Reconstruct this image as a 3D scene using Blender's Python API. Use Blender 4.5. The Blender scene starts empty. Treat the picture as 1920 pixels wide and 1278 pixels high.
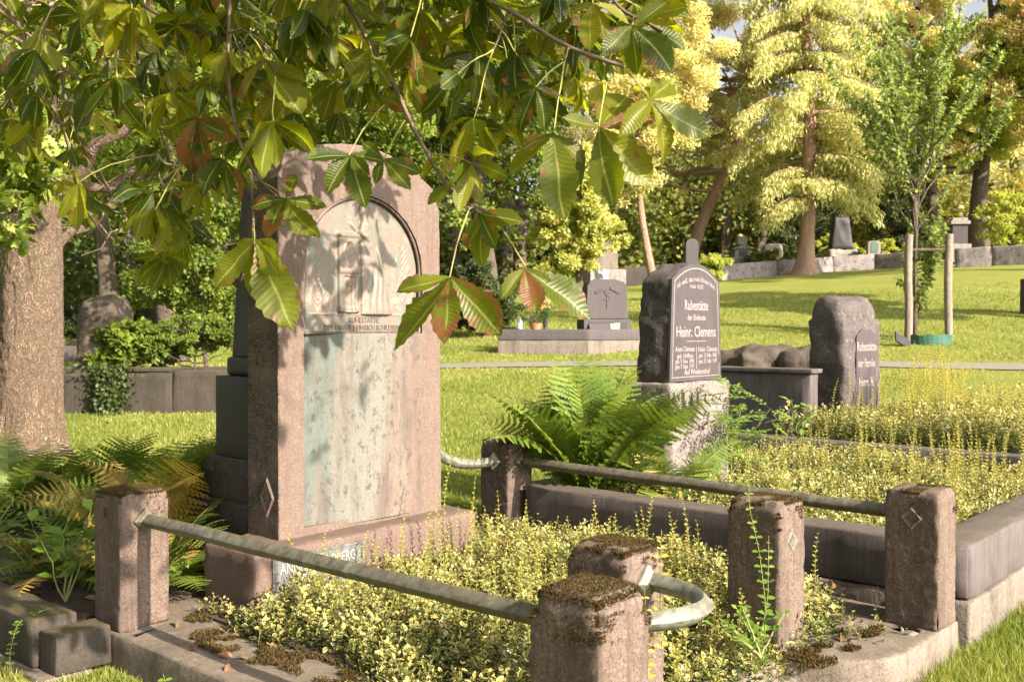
import bpy, bmesh, math, random
import numpy as np
from mathutils import Vector, Matrix

SC = bpy.context.scene
COL = SC.collection
R = math.radians
RNG = np.random.default_rng(7)
random.seed(7)

# ------------------------------------------------------------------ camera
EYE = 1.51
cam_d = bpy.data.cameras.new('camera'); cam = bpy.data.objects.new('camera', cam_d); COL.objects.link(cam)
cam.location = (0, 0, EYE); cam.rotation_euler = (R(90 - 0.74), 0, 0)
cam_d.lens = 35; cam_d.sensor_width = 36; cam_d.clip_end = 1000; cam_d.clip_start = .05
cam_d.dof.use_dof = True; cam_d.dof.focus_distance = 4.3; cam_d.dof.aperture_fstop = 7.1
SC.camera = cam

# ------------------------------------------------------------------ light
SUN_EL = 29.0; SUN_AZ = 131.2
w = bpy.data.worlds.new('World'); SC.world = w; w.use_nodes = True
nt = w.node_tree
sky = nt.nodes.new('ShaderNodeTexSky'); sky.sky_type = 'NISHITA'; sky.sun_disc = False
sky.sun_elevation = R(SUN_EL); sky.sun_rotation = R(SUN_AZ); sky.air_density = 0.8; sky.dust_density = 5.0; sky.ozone_density = .6
bg = nt.nodes['Background']; bg.inputs['Strength'].default_value = 0.068
hs_n = nt.nodes.new('ShaderNodeHueSaturation'); hs_n.inputs['Saturation'].default_value = .22; hs_n.inputs['Value'].default_value = 1.35   # milky late summer sky
nt.links.new(sky.outputs[0], hs_n.inputs['Color']); nt.links.new(hs_n.outputs[0], bg.inputs['Color'])
sd = bpy.data.lights.new('sun', 'SUN'); sd.energy = 5.0; sd.angle = R(0.55); sd.color = (1.0, .865, .725)
so = bpy.data.objects.new('sun', sd); COL.objects.link(so)
az = R(SUN_AZ); el = R(SUN_EL)
tosun = Vector((math.sin(az) * math.cos(el), math.cos(az) * math.cos(el), math.sin(el)))
so.rotation_euler = tosun.to_track_quat('Z', 'Y').to_euler(); so.location = tosun * 60
SC.view_settings.view_transform = 'Standard'; SC.view_settings.look = 'None'
SC.view_settings.exposure = 1.6; SC.view_settings.gamma = 1
SC.render.engine = 'CYCLES'
SC.cycles.max_bounces = 6; SC.cycles.transparent_max_bounces = 4

# ------------------------------------------------------------------ frame of the graves: s to the front, t along the row
YAW = R(-41.3)
U = np.array([math.cos(YAW), math.sin(YAW)]); V = np.array([-math.sin(YAW), math.cos(YAW)])
OX, OY = -1.66, 4.2
def W(s, t, z=0): return (OX + s * U[0] + t * V[0], OY + s * U[1] + t * V[1], z)
def px2x(px, d): return (px - 960) / 1867 * d
def pt(px, py, d): return np.array([px2x(px, d), d, EYE + (615 - py) / 1867 * d])

def tag(o, label=None, cat=None, group=None, kind=None):
    if label: o['label'] = label
    if cat: o['category'] = cat
    if group: o['group'] = group
    if kind: o['kind'] = kind
    return o
def thing(name, label, cat, loc=(0, 0, 0), rz=0.0, group=None):
    o = bpy.data.objects.new(name, None); COL.objects.link(o); o.empty_display_size = .2
    o.location = loc; o.rotation_euler = (0, 0, rz)
    return tag(o, label, cat, group)
def gthing(name, label, cat, s, t, z=0, group=None, dz=0.0):
    return thing(name, label, cat, W(s, t, z), YAW + dz, group)

# ------------------------------------------------------------------ noise
def _hash(i, j, k, seed):
    h = (i * 374761393 + j * 668265263 + k * 2147483647 + seed * 1274126177) & 0xffffffff
    h = ((h ^ (h >> 13)) * 1274126177) & 0xffffffff
    h = h ^ (h >> 16)
    return (h & 0xffff) / 65535.0
def vnoise(P, f=1.0, seed=0):
    P = np.asarray(P, float) * f
    I = np.floor(P).astype(np.int64); F = P - I; F = F * F * (3 - 2 * F)
    out = 0
    for a in (0, 1):
        for b in (0, 1):
            for c in (0, 1):
                wgt = (F[:, 0] if a else 1 - F[:, 0]) * (F[:, 1] if b else 1 - F[:, 1]) * (F[:, 2] if c else 1 - F[:, 2])
                out = out + wgt * _hash(I[:, 0] + a, I[:, 1] + b, I[:, 2] + c, seed)
    return out * 2 - 1
def fbm(P, f=1.0, o=3, seed=0):
    r = 0; a = 1
    for k in range(o):
        r = r + a * vnoise(P, f * 2 ** k, seed + k * 17); a *= .5
    return r

# ------------------------------------------------------------------ mesh helpers
ATT = ('rnd', 'edge', 'along', 'age')
class Big:
    """collects triangles with per-vertex attributes and makes ONE mesh"""
    def __init__(s): s.V = []; s.F = []; s.A = {k: [] for k in ATT}; s.M = []; s.n = 0
    def add(s, V_, F_, mi=0, **att):
        V_ = np.asarray(V_, float); F_ = np.asarray(F_, np.int64)
        if F_.shape[1] == 4: F_ = np.concatenate([F_[:, [0, 1, 2]], F_[:, [0, 2, 3]]])
        s.V.append(V_); s.F.append(F_ + s.n); s.M.append(np.full(len(F_), mi)); s.n += len(V_)
        for k in ATT:
            a = att.get(k, 0.0); s.A[k].append(np.broadcast_to(np.asarray(a, float), (len(V_),)) if np.ndim(a) < 2 else a)
    def leaves(s, P, D, N, L, Wd, tpl, mi=0, rnd=None, age=None):
        P = np.atleast_2d(P); n = len(P)
        if n == 0: return
        D = D / (np.linalg.norm(D, axis=1, keepdims=True) + 1e-9)
        S = np.cross(D, N); S /= (np.linalg.norm(S, axis=1, keepdims=True) + 1e-9)
        N = np.cross(S, D)
        T, F_, E = tpl; K = len(T)
        L = np.broadcast_to(L, (n,)); Wd = np.broadcast_to(Wd, (n,))
        X = (P[:, None] + D[:, None] * (T[None, :, 0:1] * L[:, None, None]) + S[:, None] * (T[None, :, 1:2] * Wd[:, None, None])
             + N[:, None] * (T[None, :, 2:3] * L[:, None, None]))
        FF = (np.asarray(F_)[None] + (np.arange(n) * K)[:, None, None]).reshape(-1, len(F_[0]))
        rnd = RNG.random(n) if rnd is None else np.broadcast_to(rnd, (n,))
        age = np.zeros(n) if age is None else np.broadcast_to(age, (n,))
        s.add(X.reshape(-1, 3), FF, mi, rnd=np.repeat(rnd, K), age=np.repeat(age, K), edge=np.tile(E, n), along=np.tile(T[:, 0], n))
    def tube(s, path, rad, k=6, mi=0, rnd=.5, age=0.0, wob=0.0):
        path = np.asarray(path, float); m = len(path); rad = np.broadcast_to(rad, (m,))
        tg = np.gradient(path, axis=0); tg /= (np.linalg.norm(tg, axis=1, keepdims=True) + 1e-9)
        ref = np.array([0, 0, 1.0]) if abs(tg[0, 2]) < .9 else np.array([1.0, 0, 0])
        a = np.cross(tg, ref); a /= (np.linalg.norm(a, axis=1, keepdims=True) + 1e-9); b = np.cross(tg, a)
        th = np.arange(k) * 2 * math.pi / k
        rr = rad[:, None] * (1 + (wob * RNG.standard_normal((m, k)) if wob else 0))
        X = path[:, None] + a[:, None] * (np.cos(th)[None, :, None] * rr[..., None]) + b[:, None] * (np.sin(th)[None, :, None] * rr[..., None])
        F_ = []
        for i in range(m - 1):
            for j in range(k):
                F_.append((i * k + j, i * k + (j + 1) % k, (i + 1) * k + (j + 1) % k, (i + 1) * k + j))
        s.add(X.reshape(-1, 3), F_, mi, rnd=rnd, age=age, along=np.repeat(np.linspace(0, 1, m), k))
    def build(s, name, mats, parent=None, smooth=False, origin=None):
        V_ = np.concatenate(s.V).astype(np.float32); F_ = np.concatenate(s.F).astype(np.int32)
        if origin is not None: V_ = V_ - np.asarray(origin, np.float32)
        me = bpy.data.meshes.new(name); nf = len(F_)
        me.vertices.add(len(V_)); me.vertices.foreach_set('co', V_.ravel())
        me.loops.add(nf * 3); me.loops.foreach_set('vertex_index', F_.ravel())
        me.polygons.add(nf); me.polygons.foreach_set('loop_start', np.arange(nf, dtype=np.int32) * 3)
        me.polygons.foreach_set('loop_total', np.full(nf, 3, np.int32))
        me.polygons.foreach_set('material_index', np.concatenate(s.M).astype(np.int32))
        me.update(calc_edges=True)
        for k in ATT:
            at = me.attributes.new(k, 'FLOAT', 'POINT'); at.data.foreach_set('value', np.concatenate(s.A[k]).astype(np.float32))
        if smooth: me.polygons.foreach_set('use_smooth', np.ones(nf, bool))
        for m in (mats if isinstance(mats, (list, tuple)) else [mats]): me.materials.append(m)
        o = bpy.data.objects.new(name, me); COL.objects.link(o)
        if parent is not None: o.parent = parent
        elif origin is not None: o.location = tuple(origin)
        return o

def pyobj(name, verts, faces, mat, parent=None, smooth=False, bevel=0.0):
    me = bpy.data.meshes.new(name); me.from_pydata([tuple(map(float, v)) for v in verts], [], [tuple(f) for f in faces]); me.update()
    bm = bmesh.new(); bm.from_mesh(me)
    bmesh.ops.recalc_face_normals(bm, faces=bm.faces)
    if bevel: bmesh.ops.bevel(bm, geom=bm.edges[:], offset=bevel, segments=2, affect='EDGES', profile=.6)
    bm.to_mesh(me); bm.free()
    if smooth:
        for p in me.polygons: p.use_smooth = True
    me.materials.append(mat)
    o = bpy.data.objects.new(name, me); COL.objects.link(o)
    if parent is not None: o.parent = parent
    return o

class Geo:
    def __init__(s): s.v = []; s.f = []
    def add(s, v, f):
        n = len(s.v); s.v += [tuple(map(float, q)) for q in v]; s.f += [tuple(i + n for i in g) for g in f]; return s
    def box(s, x0, x1, y0, y1, z0, z1, tx=0, ty=0):
        v = [(x0, y0, z0), (x1, y0, z0), (x1, y1, z0), (x0, y1, z0), (x0 + tx, y0 + ty, z1), (x1 - tx, y0 + ty, z1), (x1 - tx, y1 - ty, z1), (x0 + tx, y1 - ty, z1)]
        return s.add(v, [(3, 2, 1, 0), (4, 5, 6, 7), (0, 1, 5, 4), (1, 2, 6, 5), (2, 3, 7, 6), (3, 0, 4, 7)])
    def prism(s, poly, a0, a1, axis='z'):
        """poly of 2-D points; axis z: (x,y); axis x: (y,z)"""
        n = len(poly)
        mk = (lambda p, a: (p[0], p[1], a)) if axis == 'z' else (lambda p, a: (a, p[0], p[1]))
        v = [mk(p, a0) for p in poly] + [mk(p, a1) for p in poly]
        f = [tuple(range(n))[::-1], tuple(range(n, 2 * n))] + [(i, (i + 1) % n, n + (i + 1) % n, n + i) for i in range(n)]
        return s.add(v, f)
    def lathe(s, prof, k=24, c=(0, 0), sx=1, sy=1):
        v = []; f = []
        for r_, z in prof:
            for j in range(k):
                a = 2 * math.pi * j / k; v.append((c[0] + r_ * math.cos(a) * sx, c[1] + r_ * math.sin(a) * sy, z))
        for i in range(len(prof) - 1):
            for j in range(k): f.append((i * k + j, i * k + (j + 1) % k, (i + 1) * k + (j + 1) % k, (i + 1) * k + j))
        f.append(tuple(range(k))[::-1]); f.append(tuple((len(prof) - 1) * k + j for j in range(k)))
        return s.add(v, f)
    def ball(s, c, r_, sx=1, sy=1, sz=1, k=14):
        prof = [(max(.001, r_ * math.sin(math.pi * i / k)), -r_ * math.cos(math.pi * i / k)) for i in range(k + 1)]
        g = Geo().lathe(prof, k)
        return s.add([(c[0] + x * sx, c[1] + y * sy, c[2] + z * sz) for x, y, z in g.v], g.f)
    def build(s, name, mat, parent=None, smooth=False, bevel=0.0): return pyobj(name, s.v, s.f, mat, parent, smooth, bevel)

def stone(name, b, mat, parent=None, r=.012, cell=.03, amp=.002, f=12, rtop=None, big=0.0, bigf=2.0, seed=0, taper=0.0, chip=0.0):
    """box (x0,x1,y0,y1,z0,z1) cut fine, rounded and roughened"""
    x0, x1, y0, y1, z0, z1 = b; c = np.array([(x0 + x1) / 2, (y0 + y1) / 2, (z0 + z1) / 2]); h = np.array([x1 - x0, y1 - y0, z1 - z0]) / 2
    n = [max(7, min(90, int(round(2 * q / cell)))) for q in h]
    vid = {}; vs = []; fs = []
    def vi(i, j, k):
        q = (i, j, k)
        if q not in vid: vid[q] = len(vs); vs.append(q)
        return vid[q]
    for ax in range(3):
        a, c2 = [(1, 2), (2, 0), (0, 1)][ax]
        for side in (0, n[ax]):
            for i in range(n[a]):
                for j in range(n[c2]):
                    q = []
                    for (di, dj) in ((0, 0), (1, 0), (1, 1), (0, 1)):
                        t = [0, 0, 0]; t[ax] = side; t[a] = i + di; t[c2] = j + dj; q.append(vi(*t))
                    fs.append(tuple(q) if side else tuple(q[::-1]))
    # grid lines laid exactly along the rounding, so faces stay flat and arrises crisp
    I_ = np.array(vs); P = np.zeros((len(vs), 3))
    for ax in range(3):
        rl = min(r, h[ax] * .45); rh = min((rtop or r) if ax == 2 else r, h[ax] * .45)
        if n[ax] >= 6: line = np.concatenate([[-h[ax], -h[ax] + rl * .3], np.linspace(-h[ax] + rl, h[ax] - rh, n[ax] - 3), [h[ax] - rh * .3, h[ax]]])
        else: line = np.linspace(-h[ax], h[ax], n[ax] + 1)
        P[:, ax] = line[I_[:, ax]]
    rt = rtop if rtop else r
    rr = np.where(P[:, 2] > h[2] - rt * 1.5, rt, r)
    rr = np.minimum(rr, h.min() * .95)
    inner = np.clip(P, -(h - rr[:, None]), h - rr[:, None]); dlt = P - inner; ln = np.linalg.norm(dlt, axis=1, keepdims=True) + 1e-9
    nrm = dlt / ln
    on = ln[:, 0] > 1e-6
    P = np.where(on[:, None], inner + nrm * rr[:, None], P)
    if taper:
        k = 1 - taper * (P[:, 2] + h[2]) / (2 * h[2]); P[:, 0] *= k; P[:, 1] *= k
    G_ = P + c + seed * 3.7
    dd = amp * fbm(G_, f, 3, seed)
    if big: dd = dd + big * fbm(G_, bigf, 3, seed + 5)
    if chip:
        e = vnoise(G_, 9, seed + 9); edge = (np.sum(np.abs(nrm) > .35, axis=1) > 1)
        dd = dd - chip * np.clip(e, 0, 1) * edge
    P = P + nrm * dd[:, None] + c
    return pyobj(name, P, fs, mat, parent, smooth=True)

# ------------------------------------------------------------------ materials
class NT:
    def __init__(s, name):
        s.m = bpy.data.materials.new(name); s.m.use_nodes = True; s.t = s.m.node_tree; s.b = s.t.nodes['Principled BSDF']; s.out = s.t.nodes['Material Output']
        s.tc = s.t.nodes.new('ShaderNodeTexCoord')
    def n(s, typ, ins=None, **kw):
        nd = s.t.nodes.new(typ)
        for k, v in kw.items(): setattr(nd, k, v)
        for k, v in (ins or {}).items(): s.set(nd.inputs[k], v)
        return nd
    def set(s, inp, v):
        if isinstance(v, bpy.types.NodeSocket): s.t.links.new(v, inp)
        elif isinstance(v, tuple) and len(v) == 3 and inp.type == 'RGBA': inp.default_value = (*v, 1)
        else: inp.default_value = v
    def mapped(s, sc=(1, 1, 1), src='Object'):
        return s.n('ShaderNodeMapping', {'Vector': s.tc.outputs[src], 'Scale': sc}).outputs[0]
    def noise(s, scale, detail=4, vec=None, rough=.6, dist=0.0):
        return s.n('ShaderNodeTexNoise', {'Vector': vec or s.tc.outputs['Object'], 'Scale': scale, 'Detail': detail, 'Roughness': rough, 'Distortion': dist}).outputs[0]
    def vor(s, scale, vec=None, out='Distance', feature='F1'):
        return s.n('ShaderNodeTexVoronoi', {'Vector': vec or s.tc.outputs['Object'], 'Scale': scale}, feature=feature).outputs[out]
    def ramp(s, f, stops, interp='LINEAR'):
        nd = s.n('ShaderNodeValToRGB', {'Fac': f}); cr = nd.color_ramp; cr.interpolation = interp
        while len(cr.elements) < len(stops): cr.elements.new(.5)
        for e, (p, c) in zip(cr.elements, stops):
            e.position = p; e.color = (*c, 1) if isinstance(c, tuple) else (c, c, c, 1)
        return nd.outputs[0]
    def mix(s, f, a, b, mode='MIX'):
        nd = s.n('ShaderNodeMix', data_type='RGBA', blend_type=mode); s.set(nd.inputs[0], f); s.set(nd.inputs[6], a); s.set(nd.inputs[7], b); return nd.outputs[2]
    def math(s, op, a, b=0.0, clamp=False):
        nd = s.n('ShaderNodeMath', operation=op, use_clamp=clamp); s.set(nd.inputs[0], a); s.set(nd.inputs[1], b); return nd.outputs[0]
    def attr(s, name): return s.n('ShaderNodeAttribute', attribute_name=name).outputs['Fac']
    def bump(s, h, strength=.5, dist=.01, prev=None):
        nd = s.n('ShaderNodeBump', {'Height': h, 'Strength': strength, 'Distance': dist})
        if prev: s.set(nd.inputs['Normal'], prev)
        return nd.outputs[0]

def m_stone(name, a, b, dark=(.05, .042, .035), grain=170, gamt=.5, stain=.5, moss=0.0, bump=.35, lichen=0.0, streak=.5, big=3.0, rough=.85, stain_lo=.48, crust=None):
    m = NT(name); a, b, dark = [tuple(q * .66 for q in c) for c in (a, b, dark)]
    g1 = m.vor(grain, out='Color'); gs = m.n('ShaderNodeSeparateColor', {'Color': g1}).outputs[0]
    g2 = m.noise(grain * .55, 3)
    base = m.mix(m.noise(big * 2.3, 5), a, b)
    base = m.mix(m.math('MULTIPLY', m.ramp(gs, [(.0, 1.0), (.34, 0.0)]), gamt, True), base, tuple(q * .38 for q in a))
    base = m.mix(m.math('MULTIPLY', m.ramp(gs, [(.80, 0.0), (1, 1.0)]), gamt * .8, True), base, tuple(min(.85, q * 1.5 + .05) for q in a))
    st = m.noise(big, 6, vec=m.mapped((1.6, 1.6, .28)), rough=.65)
    st2 = m.noise(big * 5, 6, rough=.7)
    sf = m.ramp(m.mix(.35, st, st2), [(stain_lo, 0.0), (stain_lo + .2, 1.0)])
    base = m.mix(m.math('MULTIPLY', sf, stain), base, dark)
    vs = m.noise(9, 4, vec=m.mapped((5, 5, .35)))
    base = m.mix(m.math('MULTIPLY', m.ramp(vs, [(.46, 0.0), (.68, 1.0)]), min(1, streak * .8)), base, m.mix(.3, dark, a))
    base = m.mix(m.ramp(m.noise(28, 6, rough=.75), [(.60, 0.0), (.70, .55)]), base, dark)
    if lichen:
        lf = m.ramp(m.noise(16, 5, rough=.7), [(.60, 0.0), (.66, 1.0)])
        base = m.mix(m.math('MULTIPLY', lf, lichen), base, (.42, .42, .34))
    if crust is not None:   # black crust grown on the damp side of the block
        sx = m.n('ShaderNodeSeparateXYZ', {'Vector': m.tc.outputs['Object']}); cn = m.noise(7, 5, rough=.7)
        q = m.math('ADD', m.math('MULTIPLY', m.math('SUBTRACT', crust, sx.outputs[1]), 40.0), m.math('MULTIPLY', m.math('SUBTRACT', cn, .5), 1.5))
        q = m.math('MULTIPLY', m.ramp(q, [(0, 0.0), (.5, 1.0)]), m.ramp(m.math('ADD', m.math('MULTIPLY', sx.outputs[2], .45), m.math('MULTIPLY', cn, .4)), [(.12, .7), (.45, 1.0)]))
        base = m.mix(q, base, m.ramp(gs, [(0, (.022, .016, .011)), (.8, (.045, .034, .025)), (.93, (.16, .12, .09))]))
    if moss:
        gm = m.n('ShaderNodeNewGeometry'); nz = m.n('ShaderNodeSeparateXYZ', {'Vector': gm.outputs['Normal']}).outputs[2]
        mf = m.math('ADD', m.math('MULTIPLY', nz, .38), m.noise(11, 6, rough=.7))
        mf = m.math('MULTIPLY', m.ramp(mf, [(.80 - .1 * moss, 0.0), (.86 - .1 * moss, 1.0)]), min(1, moss))
        base = m.mix(mf, base, m.ramp(m.noise(60, 3), [(.3, (.02, .014, .008)), (.5, (.07, .05, .015)), (.75, (.10, .10, .02))]))
    m.set(m.b.inputs['Base Color'], base); m.set(m.b.inputs['Roughness'], rough)
    h = m.bump(gs, bump, .004); h = m.bump(g2, bump, .006, h); h = m.bump(st2, bump * .35, .012, h)
    m.set(m.b.inputs['Normal'], h)
    return m.m

def leafmat(name, cols, trans=.45, tcol=None, rough=.5, spec=.35, edgecol=None, eth=(.35, .6), brown=0.0, veins=False, agecol=None, glow=(1.35, 1.25, .55)):
    """cols: ramp over the per-leaf random value; trans: translucent share"""
    m = NT(name); rnd = m.attr('rnd')
    n = len(cols); c = m.ramp(rnd, [(i / max(1, n - 1), q) for i, q in enumerate(cols)])
    if agecol: c = m.mix(m.attr('age'), c, agecol)
    if edgecol:
        e = m.attr('edge'); f = m.ramp(m.math('ADD', e, m.math('MULTIPLY', m.math('SUBTRACT', rnd, .5), .5)), [(eth[0], 0.0), (eth[1], 1.0)]); c = m.mix(f, c, edgecol)
    if veins:
        e = m.attr('edge'); al = m.attr('along')
        ph = m.math('FRACT', m.math('MULTIPLY', m.math('SUBTRACT', al, m.math('MULTIPLY', e, .10)), 17.0))
        vf = m.ramp(ph, [(.0, .34), (.07, .0), (.93, 0.0), (1, .34)]); c = m.mix(vf, c, m.mix(.6, c, (.30, .34, .08)))
        c = m.mix(m.ramp(e, [(.03, .8), (.09, 0.0)]), c, (.34, .36, .12))
        hb = m.bump(m.ramp(ph, [(0, 0.0), (.5, 1.0), (1, 0.0)]), .4, .002)
        m.set(m.b.inputs['Normal'], hb)
    if brown:
        e = m.attr('edge'); al = m.attr('along'); nz = m.noise(26, 4, rough=.65)
        q = m.math('ADD', m.math('ADD', nz, m.math('MULTIPLY', e, .13)), m.math('ADD', m.math('MULTIPLY', al, .09), m.math('MULTIPLY', m.attr('age'), .36)))
        bf = m.ramp(q, [(.80 - brown * .1, 0.0), (.83 - brown * .1, 1.0)])
        c = m.mix(m.ramp(q, [(.79 - brown * .1, 0.0), (.83 - brown * .1, .8)]), c, (.22, .17, .02))
        c = m.mix(bf, c, m.mix(m.noise(80, 2), (.15, .060, .022), (.26, .12, .05)))
    m.set(m.b.inputs['Base Color'], c); m.set(m.b.inputs['Roughness'], rough); m.set(m.b.inputs['Specular IOR Level'], spec)
    tr = m.n('ShaderNodeBsdfTranslucent', {'Color': m.mix(1.0, c, glow, 'MULTIPLY')})
    mx = m.n('ShaderNodeMixShader'); m.set(mx.inputs[0], trans); m.t.links.new(m.b.outputs[0], mx.inputs[1]); m.t.links.new(tr.outputs[0], mx.inputs[2])
    m.t.links.new(mx.outputs[0], m.out.inputs[0])
    return m.m

def plain(name, col, rough=.6, metal=0.0, var=.3, sc=8, bump=.15):
    m = NT(name); nz = m.noise(sc, 5)
    m.set(m.b.inputs['Base Color'], m.mix(m.ramp(nz, [(.3, 0.0), (.7, 1.0)]), tuple(q * (1 - var) for q in col), tuple(min(.95, q * (1 + var)) for q in col)))
    m.set(m.b.inputs['Roughness'], rough); m.set(m.b.inputs['Metallic'], metal); m.set(m.b.inputs['Normal'], m.bump(m.noise(sc * 8, 4), bump, .01)); return m.m

MT = {}
MT['pink'] = m_stone('pink_cast_stone', (.175, .112, .088), (.22, .145, .115), dark=(.06, .038, .028), grain=190, gamt=.5, stain=.35, streak=.35, moss=.25)
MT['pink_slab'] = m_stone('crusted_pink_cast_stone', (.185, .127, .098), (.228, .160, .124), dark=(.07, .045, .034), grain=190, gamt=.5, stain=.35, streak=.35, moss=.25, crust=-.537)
MT['post'] = m_stone('weathered_cast_stone', (.165, .112, .084), (.215, .150, .112), dark=(.045, .030, .020), grain=170, gamt=.9, stain=.75, moss=.45, streak=.9, bump=.35)
MT['kerb'] = m_stone('kerb_cast_stone', (.235, .185, .145), (.30, .24, .19), dark=(.055, .045, .028), grain=150, gamt=.6, stain=.75, moss=.25, streak=.4)
MT['sandstone'] = m_stone('grey_sandstone', (.125, .102, .100), (.17, .140, .134), dark=(.035, .027, .024), grain=260, gamt=.25, stain=.65, moss=.45, streak=.7)
MT['sandbase'] = m_stone('pale_footing', (.215, .175, .14), (.275, .228, .182), dark=(.05, .040, .030), grain=120, gamt=.6, stain=.9, moss=.3, streak=.4, bump=.6)
MT['wall'] = m_stone('brown_wall_stone', (.052, .040, .029), (.078, .060, .042), dark=(.016, .014, .009), grain=120, gamt=.4, stain=.7, moss=.7, streak=.8)
MT['granite_dark'] = m_stone('dark_granite', (.030, .024, .021), (.040, .032, .028), dark=(.014, .011, .010), grain=240, gamt=.4, stain=.4, streak=.6, bump=.15, rough=.6)
MT['granite_rough'] = m_stone('rough_grey_granite', (.11, .088, .083), (.17, .138, .13), dark=(.028, .022, .020), grain=110, gamt=.8, stain=.5, moss=.2, bump=.8, lichen=.3)
MT['granite_hewn'] = m_stone('hewn_dark_granite', (.065, .052, .045), (.11, .09, .08), dark=(.03, .025, .022), grain=100, gamt=.7, stain=.6, moss=.1, bump=1.0)
MT['pedestal'] = m_stone('pale_granite', (.23, .19, .17), (.30, .25, .225), dark=(.08, .065, .06), grain=90, gamt=.8, stain=.4, streak=.3, bump=.6, lichen=.3)
MT['polish'] = m_stone('polished_granite', (.085, .070, .075), (.11, .092, .098), dark=(.045, .038, .042), grain=300, gamt=.3, stain=.45, streak=.8, bump=.04, rough=.45)
MT['greystone'] = m_stone('grey_tomb_stone', (.085, .070, .071), (.12, .10, .10), dark=(.06, .052, .055), grain=160, gamt=.4, stain=.55, streak=.9, bump=.2)
MT['rock'] = m_stone('field_rock', (.085, .062, .045), (.14, .105, .078), dark=(.028, .020, .014), grain=70, gamt=.6, stain=.6, moss=.4, bump=1.0)
MT['pale'] = m_stone('pale_stone', (.33, .295, .26), (.42, .38, .33), dark=(.10, .088, .07), grain=90, gamt=.3, stain=.45)
MT['white'] = plain('white_marble', (.52, .50, .48), .5, var=.08)
MT['letter'] = plain('pale_lettering', (.27, .225, .215), .6, var=.2, sc=60)
MT['soil'] = plain('dark_soil', (.05, .036, .022), .95, var=.5, sc=20, bump=.8)
MT['bark'] = None

def m_bronze(name, a, b, c, metal=.35, rough=.5):
    m = NT(name); n1 = m.noise(5, 6, rough=.7); n2 = m.noise(18, 5, vec=m.mapped((2, 2, .35)))
    col = m.mix(m.ramp(n1, [(.35, 0.0), (.65, 1.0)]), a, b); col = m.mix(m.ramp(n2, [(.44, 0.0), (.60, .9)]), col, c); col = m.mix(m.ramp(m.noise(11, 6, rough=.8), [(.56, 0.0), (.64, .6)]), col, tuple(min(.6, q * 1.7) for q in b))
    col = m.mix(m.ramp(m.noise(38, 6, rough=.85), [(.60, 0.0), (.66, .8)]), col, (.03, .03, .028))
    m.set(m.b.inputs['Base Color'], col); m.set(m.b.inputs['Metallic'], metal); m.set(m.b.inputs['Roughness'], rough)
    m.set(m.b.inputs['Normal'], m.bump(m.noise(60, 4), .25, .003)); return m.m
MT['rail'] = m_bronze('patinated_bronze_rail', (.115, .105, .075), (.14, .145, .105), (.085, .062, .042), .15, .5)
MT['patina'] = m_bronze('green_patina_rail', (.145, .165, .125), (.205, .215, .165), (.10, .085, .06), .1, .5)
MT['bronze'] = m_bronze('patinated_bronze_relief', (.172, .112, .090), (.165, .136, .108), (.125, .135, .108), .1, .5)
MT['bronze_dark'] = m_bronze('brown_bronze', (.085, .06, .047), (.12, .085, .068), (.065, .052, .042), .3, .45)
MT['zinc'] = m_bronze('grey_metal_plate', (.15, .15, .155), (.21, .21, .21), (.11, .11, .105), .4, .4)

def m_inset():
    m = NT('limewashed_inset_panel'); sx = m.n('ShaderNodeSeparateXYZ', {'Vector': m.tc.outputs['Object']})
    y = sx.outputs[1]; wob = m.math('MULTIPLY', m.math('SUBTRACT', m.noise(3.5, 5, vec=m.mapped((1, 3, .5))), .5), .75)
    yy = m.math('ADD', m.math('DIVIDE', m.math('ADD', y, .395), .79), wob)
    yy = m.math('SUBTRACT', yy, m.math('MULTIPLY', sx.outputs[2], .14))
    col = m.ramp(yy, [(-.0, (0.093, 0.117, 0.101)), (.10, (0.098, 0.114, 0.098)), (.2, (0.136, 0.136, 0.114)), (.5, (0.153, 0.145, 0.122)), (.66, (0.158, 0.126, 0.103)), (.82, (0.147, 0.101, 0.079)), (1, (0.126, 0.085, 0.068))])
    pk = m.ramp(m.noise(2.6, 5, vec=m.mapped((1, 4.5, .6))), [(.5, 0.0), (.68, .7)]); col = m.mix(pk, col, (0.136, 0.098, 0.079))
    gs = m.n('ShaderNodeSeparateColor', {'Color': m.vor(190, out='Color')}).outputs[0]
    col = m.mix(m.ramp(gs, [(0, .5), (.3, 0.0)]), col, (0.066, 0.046, 0.035))
    sp = m.noise(26, 6, vec=m.mapped((1, 1, .7)), rough=.8); col = m.mix(m.ramp(sp, [(.54, 0.0), (.62, .85)]), col, (0.046, 0.041, 0.032))
    col = m.mix(m.ramp(m.noise(5, 6, vec=m.mapped((1, 2.6, .35)), rough=.7), [(.48, 0.0), (.66, .7)]), col, (0.071, 0.060, 0.049))
    m.set(m.b.inputs['Base Color'], col); m.set(m.b.inputs['Roughness'], .85)
    m.set(m.b.inputs['Normal'], m.bump(sp, .5, .006, m.bump(gs, .4, .004))); return m.m
MT['inset'] = m_inset()

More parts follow.
